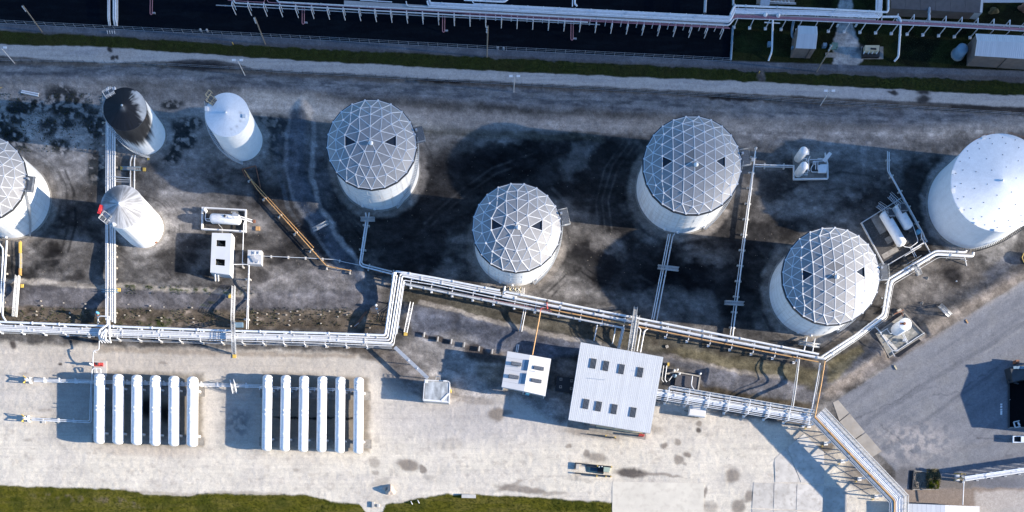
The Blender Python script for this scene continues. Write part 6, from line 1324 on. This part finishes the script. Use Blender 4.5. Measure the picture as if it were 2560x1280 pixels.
# concrete footing stubs in the dirt strip
stubs = [(92,779),(92,788),(175,783),(175,793),(104,754),(105,765),(160,758),(215,761),(215,772),(312,788),(348,790),(404,795),(404,803),(484,797),(484,806),(322,762),(376,766),(376,777),(410,768),(481,770),
         (644,783),(644,794),(644,801),(644,811),(667,786),(697,785),(697,797),(724,802),(724,814),(716,788),(727,780),(744,779),(750,788),(750,799),(803,787),(803,809),(824,779),(868,788),(850,781),(845,792),(878,816),(925,820),(722,812)]
for i, (x, y) in enumerate(stubs):
    m = MB(); q = G(x, y, hgt(x, y)-.1); m.box(q, .40, .26, .45 if i % 3 else .25, .1*(i % 3)); m.box(q, .2, .2, .6 if i % 4 == 0 else .2); single(m, 'footing_stub', concrete, 'small pale concrete stub in the brown dirt strip above the left pipe rack', 'concrete stub', q, 'concrete stubs in the dirt strip above the left rack')
tk = [(1061,838,10),(1095,849,9),(1129,855,8),(1161,863,9),(1198,873,10),(1231,880,12)]
for i, (x, y, h_) in enumerate(tk):
    m = MB(); m.beam(G(x+1,y-6,.5), G(x-1,y+6,.5), .28, .6); single(m, 'slope_marker', concrete2, f'narrow pale upright slab at the slope foot, {["leftmost","second from the left","third from the left","third from the right","second from the right","rightmost, nearest the small white shed"][i]}', 'concrete slab', G(x, y, 0), 'pale slabs in a row at the slope foot')
for x, y, l in ((1720,886,'leftmost'), ): m = MB(); m.box(G(1667,867,hgt(1667,867)-.05), .8, .7, .4, .4); single(m, 'concrete_block', concrete, 'square pinkish block on the slope right of the large shed', 'concrete block', G(1667, 867, 0))

# ------------------------------------------------------------------ poles
def pole(b, t, label, kind, group):
    bb = Vector(b); tt = Vector(t); n = Vector((NX, NY)); h = H*(1-(bb-n).length/(tt-n).length); h = max(4, min(h, 16))
    g = G(*b, hgt(*b)-.3); root = thing('utility_pole' if kind == 'wood' else 'lamp_post', label, 'pole' if kind == 'wood' else 'lamp post', g, group)
    top = Vector((g.x, g.y, h)); tp = P(*t, h); top = top.lerp(tp, .6)
    m = MB(); m.tube([g, g.lerp(top, .5), top], .17 if kind == 'wood' else .13, 8); m.build('post', wood if kind == 'wood' else dullp, root)
    if kind == 'wood':
        for k in range(3): 
            p = g.lerp(top, .97-.07*k); m = MB(); m.lathe((p.x-.25, p.y-.1, p.z-.3), [(.16,0),(.2,.1),(.2,.55),(0,.65)], 8); m.tube([(p.x-.3, p.y-.1, p.z), (p.x+.1, p.y, p.z)], .05, 5); m.build('insulator', steel, root)
    else:
        for e in (-1, 1): m = MB(); m.tube([top, top+Vector((e*.7,.15,.1))], .08, 6); a_ = m.build('arm', steel, root); m = MB(); m.box(top+Vector((e*1.0,.15,.0)), .95, .55, .16); m.build('lamp_head', white, a_)
pole((105,80), (60,12), 'wooden pole at top left leaning over the dark asphalt', 'wood', 'wooden poles beside the dark asphalt')
pole((663,110), (638,43), 'second wooden pole from the left at the edge of the dark asphalt', 'wood', 'wooden poles beside the dark asphalt')
pole((1217,143), (1222,65), 'wooden pole in the middle of the dark asphalt strip', 'wood', 'wooden poles beside the dark asphalt')
pole((2041,179), (2081,112), 'thin dark wooden pole left of the gravel drive at upper right', 'wood', 'wooden poles beside the dark asphalt')
pole((38,160), (4,120), 'leftmost twin lamp post beside the gravel road', 'lamp', 'twin lamp posts south of the gravel road')
pole((614,192), (594,152), 'twin lamp post above the clean white tank', 'lamp', 'twin lamp posts south of the gravel road')
pole((1284,232), (1287,192), 'twin lamp post between the leftmost whole dome tank and the middle one', 'lamp', 'twin lamp posts south of the gravel road')
pole((2050,265), (2073,228), 'rightmost twin lamp post beside the gravel road', 'lamp', 'twin lamp posts south of the gravel road')

# fence along the asphalt
FE = thing('chain_link_fence', 'low wire fence along the south edge of the dark asphalt', 'fence', G(900, 100, 0))
fpts = [(-60,54),(0,57),(640,90),(1280,125),(1826,152)]; fl_ = MB()
for dz in (.15, 1.1, 1.9): fl_.tube([G(x, y+2, dz) for x, y in fpts], .035, 4, cap=False)
fl_.build('wires', steel, FE)
for (x, y), d in along([(p[0], p[1]+2) for p in fpts], 24.5, 5): m = MB(); q = G(x, y, -.1); m.tube([q, q+Vector((0,0,2.1))], .05, 5); m.build('fence_post', steel, FE)
FE2 = thing('chain_link_fence', 'wire fence along the south side of the gravel road', 'fence', G(1400, 225, 0))
fpts = [(0,153),(300,158),(640,176),(1280,210),(1900,246),(2620,292)]; fl_ = MB()
for dz in (.15, .95, 1.7): fl_.tube([G(x, y+2, dz) for x, y in fpts], .03, 4, cap=False)
fl_.build('wires', steel, FE2)
for (x, y), d in along([(p[0], p[1]+2) for p in fpts], 26, 5): m = MB(); q = G(x, y, -.1); m.tube([q, q+Vector((0,0,1.9))], .045, 5); m.build('fence_post', darksteel, FE2)
for i, (x, y) in enumerate([(503,78),(519,79),(1244,123),(1259,124)]): m = MB(); m.lathe(P(x, y, 0), [(.3,0),(.25,.8),(.35,.9),(0,1.2)], 8); single(m, 'vent_cap', steel, f'{["first","second","third","fourth"][i]} small grey vent cap from the left at the asphalt edge', 'vent', G(x, y, 0), 'grey vent caps at the asphalt edge')
for x, y, l in ((583,111,'small yellow marker on the grass strip below the second wooden pole'), (1897,183,'white and yellow marker at the gap in the grass strip')):
    m = MB(); m.tube([G(x,y,0), G(x,y,1.0)], .13, 8); single(m, 'marker_post', yellow, l, 'marker', G(x, y, 0))

# ------------------------------------------------------------------ upper right buildings
def gable(name, label, quad, z, rise, ridge_t, roofm, wallm, nsheet, zfloor=-.1):
    """quad: eaves corners in photo pixels (top-left, top-right, bottom-right, bottom-left); ridge runs left to right"""
    e = [P(x, y, z) for x, y in quad]; c = sum((v for v in e), Vector())/4; root = thing(name, label, 'building', (c.x, c.y, 0))
    r0 = e[0].lerp(e[3], ridge_t); r1 = e[1].lerp(e[2], ridge_t); r0.z = r1.z = z+rise
    for a0, a1, b0, b1 in ((e[0], e[1], r0, r1), (r0, r1, e[3], e[2])):
        for k in range(nsheet):
            t0, t1 = k/nsheet, (k+1)/nsheet-.0015*40/nsheet; q = [b0.lerp(b1, t0), b0.lerp(b1, t1), a0.lerp(a1, t1), a0.lerp(a1, t0)]
            m = MB(); m.hexa([p-Vector((0,0,.12)) for p in q], q); m.hexa([q[0]+Vector((0,0,.001)), q[0].lerp(q[1],.2)+Vector((0,0,.001)), q[3].lerp(q[2],.2)+Vector((0,0,.001)), q[3]+Vector((0,0,.001))], [q[0]+Vector((0,0,.05)), q[0].lerp(q[1],.2)+Vector((0,0,.05)), q[3].lerp(q[2],.2)+Vector((0,0,.05)), q[3]+Vector((0,0,.05))]); m.build('roof_sheet', roofm, root)
    m = MB(); ins_ = [p.lerp(c, .02) for p in e]; m.prism([tuple(p[:2]) for p in ins_], zfloor, z-.14)
    for a, b, r in ((ins_[0], ins_[3], r0.lerp(c, .02)), (ins_[1], ins_[2], r1.lerp(c, .02))): m.add([(a.x, a.y, z-.14), (b.x, b.y, z-.14), (r.x, r.y, z+rise-.16)], [(0,1,2)])
    m.build('wall', wallm, root); return root, e
_g, e = gable('small_brick_building', 'small building with a white ribbed gable roof on the upper right lawn', [(1995,64),(2043,66),(2040,122),(1989,120)], 5.2, .8, .42, roof_w, wall_b, 18)
m = MB(); p = e[3].lerp(e[2], .75); m.box((p.x, p.y-.05, 0), .12, .2, 5.0); m.build('down_pipe', darksteel, _g); p = e[0].lerp(e[3], .75); m = MB(); m.box((p.x-.2, p.y, 2), .5, .7, .8); m.build('wall_box', bluegrey, _g)
_g, e = gable('long_brick_building', 'long building with a white ribbed gable roof at the upper right edge', [(2439,84),(2760,98),(2760,160),(2437,139)], 5.6, 1.0, .40, roof_w, wall_b, 64)
for t in (.25, .55): p = e[3].lerp(e[2], t); m = MB(); m.box((p.x, p.y-.1, 0), .14, .14, 5.4); m.build('down_pipe', darksteel, _g)
GB_ = thing('dark_roof_building', 'building with a dark grey brown roof at the top right edge', 'building', G(2340, 0, 0))
for k in range(2):
    for i in range(6):
        x0 = 2228+i*37; q = [P(x0, 12+i*1.8+(12 if k else 0)*0+9, 4.5), P(x0+36.4, 14+i*1.8+9, 4.5), P(x0+36.4+(6 if i == 5 else 0), -30, 7), P(x0, -30, 7)] if k == 0 else None
        if q: m = MB(); m.hexa([p-Vector((0,0,.15)) for p in q], q); m.build('roof_sheet', pmat('dark_roof', (.10,.09,.09), .8, var=.2), GB_) if i == 0 else m.build('roof_sheet', MATS['dark_roof'], GB_)
m = MB(); m.prism([tuple(P(x, y, 4.2)[:2]) for x, y in ((2230,18),(2440,27),(2450,-25),(2230,-25))], -.1, 4.2); m.build('wall', wall_b, GB_)
WP_ = thing('pale_roof_annex', 'pale wedge shaped roof beside the dark roofed building', 'building', G(2440, 20, 0))
m = MB(); q = [P(2427,29,3.4), P(2456,31,3.4), P(2460,-20,3.4), P(2458,-20,3.4)]; m.prism([tuple(p[:2]) for p in q], -.1, 3.4); m.build('annex_block', roof_c, WP_)
m = MB(); m.prism([tuple(G(x, y)[:2]) for x, y in ((2458,-30),(2640,-30),(2640,7),(2458,7))], -.1, .15); single(m, 'concrete_pad', wall_g, 'pale concrete pad at the top right edge', 'concrete pad', G(2550, 0, 0))
TF = thing('transformer', 'cream topped transformer with four fins on a dark base at upper right', 'transformer', G(2178, 130, 0))
m = MB(); m.prism([tuple(G(x, y)[:2]) for x, y in ((2152,117),(2208,117),(2208,148),(2153,148))], -.1, .12); m.build('pad', concrete3, TF)
m = MB(); m.prism([tuple(P(x, y, 1.0)[:2]) for x, y in ((2158,116),(2200,116),(2199,142),(2156,142))], .1, 1.0); m.build('base', black, TF)
m = MB(); m.prism([tuple(P(x, y, 2.4)[:2]) for x, y in ((2163,113),(2199,113),(2198,127),(2163,126))], 1.0, 2.4); m.build('body', wall_c, TF)
m = MB(); m.prism([tuple(P(x, y, 2.6)[:2]) for x, y in ((2177,119),(2191,120),(2191,124),(2177,123))], 2.4, 2.6); m.build('top_box', black, TF)
for x in (2163, 2174.5, 2184, 2195): m = MB(); m.beam(P(x,126,2.0), P(x-4,134,1.2), .2, .5); m.build('fin', white, TF)
DT = thing('grey_tank', 'blue grey upright tank on the lawn left of the long building', 'tank', G(2396, 132, 0))
c = G(2394, 136, 0); m = MB(); m.lathe(c, [(1.6,0),(1.6,2.9),(1.2,3.4),(.5,3.7),(0,3.8)], 20); m.build('shell', bluegrey, DT); m = MB(); m.lathe(c, [(1.9,-.1),(1.9,.2),(0,.25)], 16); m.build('base', concrete3, DT)
GC = thing('green_cabinet', 'green electrical cabinets left of the gravel drive', 'cabinet', G(2082, 120, 0))
m = MB(); m.box(P(2082,117,1.5), 1.7, 1.4, .1); m.box(P(2083,119,0), 1.6, 1.3, 1.5); m.build('cabinet', green, GC); m = MB(); m.box(P(2059,117,0), 1.0, .9, 1.3); m.build('cabinet', bluegrey, GC); m = MB(); m.box(G(2076,138,-.05), 2.8, 1.3, .2); m.build('pad', concrete3, GC)
m = MB(); m.box(G(1922,113,0), .9, 1.2, .9); single(m, 'grey_cabinet', bluegrey, 'small blue grey box beside the vertical pipe on the upper right lawn', 'cabinet', G(1922, 113, 0))
BX = thing('blue_tarpaulin', 'bent teal pipe guard beside the small gable building', 'pipe guard', G(1984, 88, 0)); pipe(BX, [(1984,52,2.0),(1980,75,2.0),(1980,90,1.5),(1987,98,.4)], 1.5, .35, bluegrey)
for x, y, l in ((2092,67,'white post left of the gravel drive under the rack'), (2138,67,'white post right of the gravel drive under the rack')): m = MB(); m.box(G(x, y, 0), .5, .3, 1.3); single(m, 'gate_post', white, l, 'post', G(x, y, 0))
heap(2483, 28, 13, 9, 1.5, MATS['dry_shrub'], 'pale_shrub', 'rounded pale shrub beside the annex at the top right', 'shrub', 9)
heap(2556, 20, 10, 12, 1.6, MATS['rusty_steel'], 'red_shrub', 'reddish shrub at the top right edge', 'shrub', 11)

# ------------------------------------------------------------------ lower right
AP = bpy.data.objects.new('concrete_apron', None); COL.objects.link(AP); AP['kind'] = 'structure'; ORG[AP.name] = Vector((0,0,0))
slabs = [((1884,1206),(1934,1208),(1932,1272),(1880,1270)), ((1936,1208),(1991,1210),(1989,1274),(1934,1272)), ((1993,1210),(2058,1214),(2056,1278),(1991,1275)), ((1880,1273),(1932,1275),(1930,1340),(1878,1340)), ((1934,1275),(1989,1277),(1987,1340),(1932,1340)), ((1991,1278),(2056,1281),(2056,1340),(1989,1340)),
         ((2060,1215),(2118,1222),(2118,1282),(2058,1280)), ((1936,1148),(1965,1120),(2000,1205),(1938,1205)), ((1968,1119),(2010,1085),(2060,1130),(2060,1211),(2003,1206)),
         ((2082,1006),(2095,1000),(2122,1032),(2098,1052)), ((2099,1054),(2124,1034),(2162,1080),(2136,1098)), ((2137,1100),(2164,1082),(2204,1128),(2176,1146))]
for i, sl_ in enumerate(slabs):
    m = MB(); m.prism([tuple(G(x, y)[:2]) for x, y in sl_], -.1, .07); m.build('concrete_slab', [concrete2, pmat('slab_tone_%d' % i, (.50+.03*(i % 3) if i < 9 else .34, .465+.028*(i % 3) if i < 9 else .31, .41+.026*(i % 3) if i < 9 else .27), .9, var=.22, scale=.35, dirt=(.30,.26,.21), dirt_amt=.7)][1], AP)
m = MB(); m.prism([tuple(G(x, y)[:2]) for x, y in ((1531,1204),(1760,1208),(1758,1340),(1530,1340))], -.1, .05); m.build('concrete_slab', concrete2 if False else pmat('pale_slab', (.60,.55,.455), .9, var=.10, scale=.25, dirt=(.42,.37,.30), dirt_amt=.6, rnd=0), AP)

PT_ = thing('open_pit', 'black walled pit cut by the right edge beside the paved road', 'pit', G(2560, 1000, 0))
for a, b in (((2521,938),(2521,1070)), ((2521,1070),(2640,1070)), ((2521,938),(2640,934))): m = MB(); m.beam(G(*a,-.6), G(*b,-.6), .3, 1.9); m.build('pit_wall', concrete3 if a[1] > 1000 else darksteel, PT_)
m = MB(); m.tube([G(2536+14*math.cos(t), 1010+14*math.sin(t), -1.2) for t in [math.radians(a) for a in range(130, 260, 15)]], .1, 6); m.build('hose', dullp, PT_)
m = MB(); m.beam(P(2534,1055,.2), P(2548,1052,.2), .25, .3); m.beam(P(2534,1055,.2), P(2538,1069,.2), .25, .3); m.beam(P(2538,1069,.2), P(2551,1066,.2), .25, .3); m.beam(P(2545,1056,.2), P(2549,1064,.2), .4, .3); m.build('white_frame', white, PT_)
EX = thing('crusher', 'dark machine with blue grey plates at the right edge above the pit', 'machine', G(2545, 930, 0))
m = MB(); m.box(G(2550,935,0), 8, 4, 3.2, .2); m.box(G(2530,948,0), 2.5, 1.2, 1.5, .6); m.build('body', darksteel, EX)
for k in range(3): m = MB(); m.box(P(2537+k*9,919,3.4), .9, .7, .2, .1); m.build('plate', bluegrey, EX)
m = MB(); m.box(G(2527,945,0), 1.8, .5, 1.2, .5); m.box(G(2536,907,0), .9, .9, 1.8); m.build('boom', rust, EX)
m = MB(); m.beam(G(2512,953,1.5), G(2540,962,1.3), .3, .4); m.build('arm', darksteel, EX)

for k, (y, s) in enumerate(((1011,4),(1017,5),(1024,4),(1032,10))): m = MB(); m.prism([tuple(G(x, yy)[:2]) for x, yy in ((2501,y-s/2),(2505.5,y-s/2),(2505,y+s/2),(2500.5,y+s/2))], .0, .10); single(m, 'white_marking', white, ['topmost','second','third','lowest and longest'][k]+' white block beside the dark pit', 'white block', G(2503, y, 0), 'row of white blocks beside the pit')
# pickup
TK = thing('pickup_truck', 'pale pickup truck with an empty dark bed cut by the right edge', 'pickup truck', G(2560, 1098, 0))
x0, x1, y0, y1 = 2533, 2582, 1089.5, 1106.5
def tb(m, xa, xb, ya, yb, za, zb): a = P(xa, ya, zb); b = P(xb, yb, zb); m.prism([(a.x,a.y),(b.x,a.y),(b.x,b.y),(a.x,b.y)], za, zb)
m = MB(); tb(m, x0, x1, y0, y1, .45, .95); m.build('body', carpaint, TK)
m = MB(); tb(m, x0, x0+2.2, y0, y1, .95, 1.45); tb(m, x0+2.2, x0+20, y0, y0+2, .95, 1.45); tb(m, x0+2.2, x0+20, y1-2, y1, .95, 1.45); m.build('bed_sides', carpaint, TK)
m = MB(); tb(m, x0+2.4, x0+19.5, y0+2.2, y1-2.2, .96, 1.0); m.build('bed_floor', black, TK)
m = MB(); a, b = P(x0+20,y0+1.3,1.9), P(x0+34,y1-1.3,1.9); a2, b2 = P(x0+19,y0+.5,1.0), P(x0+38,y1-.5,1.0); m.hexa([(a2.x,b2.y,.96),(b2.x,b2.y,.96),(b2.x,a2.y,.96),(a2.x,a2.y,.96)], [(a.x,b.y,1.85),(b.x,b.y,1.85),(b.x,a.y,1.85),(a.x,a.y,1.85)]); cb = m.build('cab', carpaint, TK)
m = MB(); m.add([(a2.x-.03,b2.y+.25,1.1),(a2.x-.03,a2.y-.25,1.1),(a.x-.03,a.y-.2,1.75),(a.x-.03,b.y+.2,1.75)], [(0,1,2,3)]); m.build('rear_window', glass_m, cb)
m = MB(); m.add([(b2.x+.03,b2.y+.25,1.1),(b2.x+.03,a2.y-.25,1.1),(b.x+.03,a.y-.2,1.75),(b.x+.03,b.y+.2,1.75)], [(0,3,2,1)]); m.build('windscreen', glass_m, cb)
for x in (x0+9, x0+42):
    for y in (y0+1, y1-1): m = MB(); p = G(x, y, .4); m.tube([p+Vector((0,-.13,0)), p+Vector((0,.13,0))], .4, 14); m.build('wheel', black, TK)
# overgrown pit
OG = thing('overgrown_pit', 'rectangular pit overgrown with brown green brush at the lower right', 'pit', G(2312, 1198, 0))
for a, b in (((2284,1178),(2346,1182)), ((2284,1178),(2280,1224)), ((2346,1182),(2345,1224)), ((2280,1224),(2345,1224))): m = MB(); m.beam(G(*a,.15), G(*b,.15), .3, .5); m.build('pit_wall', concrete3 if b != (2280,1224) else darksteel, OG)
m = MB(); m.prism([tuple(G(x, y)[:2]) for x, y in ((2274,1176),(2284,1178),(2280,1224),(2272,1222))], .05, .10); m.build('black_gap', black, OG)
def leafball(root, cx, cy, w, h, z0, z1, n, size, mat, seed, name='foliage'):
    rg = random.Random(seed); m = MB()
    for i in range(n):
        u, v = rg.random(), rg.random(); clump = math.sin(u*9+seed)*math.cos(v*7+seed*2)
        if clump < -.35 and rg.random() < .7: continue
        z = z0+(z1-z0)*(.45+.4*clump)*rg.uniform(.5, 1.1); p = G(cx+(u-.5)*w, cy+(v-.5)*h, z); s = size*rg.uniform(.5, 1.4); a = rg.random()*6.28; b = rg.random()*6.28
        d1 = Vector((math.cos(a), math.sin(a), rg.uniform(-.5,.5)))*s; d2 = Vector((math.cos(b), math.sin(b), rg.uniform(-.5,.5)))*s; m.add([p, p+d1, p+d2], [(0,1,2)])
    return m.build(name, mat, root, kind='stuff')
m = MB(); m.prism([tuple(G(x, y)[:2]) for x, y in ((2285,1180),(2345,1183),(2344,1223),(2281,1223))], .02, .06); m.build('soil', darkcon, OG)
leafball(OG, 2300, 1202, 34, 38, .1, .5, 2500, .28, MATS['weathered_wood'], 2, 'dry_brush'); leafball(OG, 2331, 1198, 32, 48, .2, 1.6, 4500, .26, MATS['dry_shrub'], 3); leafball(OG, 2332, 1212, 24, 20, .5, 1.5, 1600, .22, grass_m, 4)
gable('yard_building', 'grey gable building just outside the right edge whose shadow falls on the paved road', [(2616,918),(2780,918),(2780,1078),(2616,1078)], 5.5, 1.0, .5, roof_c, wall_g, 12)
# white roof at the bottom edge
_g = thing('low_white_roof_building', 'white ridged roof building cut by the bottom edge at the right', 'building', G(2358, 1290, 0)); zb = 3.2
for i, (xa, xb) in enumerate(((2270,2363),(2363,2449))):
    za, zz_ = (zb, zb+.5) if i == 0 else (zb+.5, zb); q = [P(xa,1360,za), P(xb,1360,zz_), P(xb,1259+.04*(xb-2270),zz_), P(xa,1259+.04*(xa-2270),za)]
    for k in range(8): t0, t1 = k/8, (k+1)/8-.004; a = [q[0].lerp(q[1],t0), q[0].lerp(q[1],t1), q[3].lerp(q[2],t1), q[3].lerp(q[2],t0)]; m = MB(); m.hexa([p-Vector((0,0,.12)) for p in a], a); m.build('roof_sheet', roof_w if i == 0 else roof_c, _g)
m = MB(); m.prism([tuple(P(x,y,zb-.2)[:2]) for x, y in ((2272,1360),(2447,1360),(2447,1267),(2272,1261))], -.1, zb-.2); m.build('wall', wall_g, _g)
YD = thing('yellow_drum_frame', 'dark octagonal machine with a yellow rim at the right edge beside the widest tank', 'machine', G(2560, 648, 0))
m = MB(); m.lathe(G(2564,648,0), [(1.7,0),(1.7,1.2),(1.2,1.3)], 8, smooth=False); m.build('body', darksteel, YD); m = MB(); m.tube([G(2564+15*math.cos(math.radians(a)),648+16*math.sin(math.radians(a)),1.3) for a in range(0,361,45)], .1, 6); m.build('rim', yellow, YD)
OR_ = thing('loose_rail', 'thin orange rail lying along the edge of the paved road', 'rail', G(2455, 740, 0)); m = MB(); m.beam(G(2425,768,.5), G(2490,715,.9), .1, .1); m.build('rail', orange, OR_)
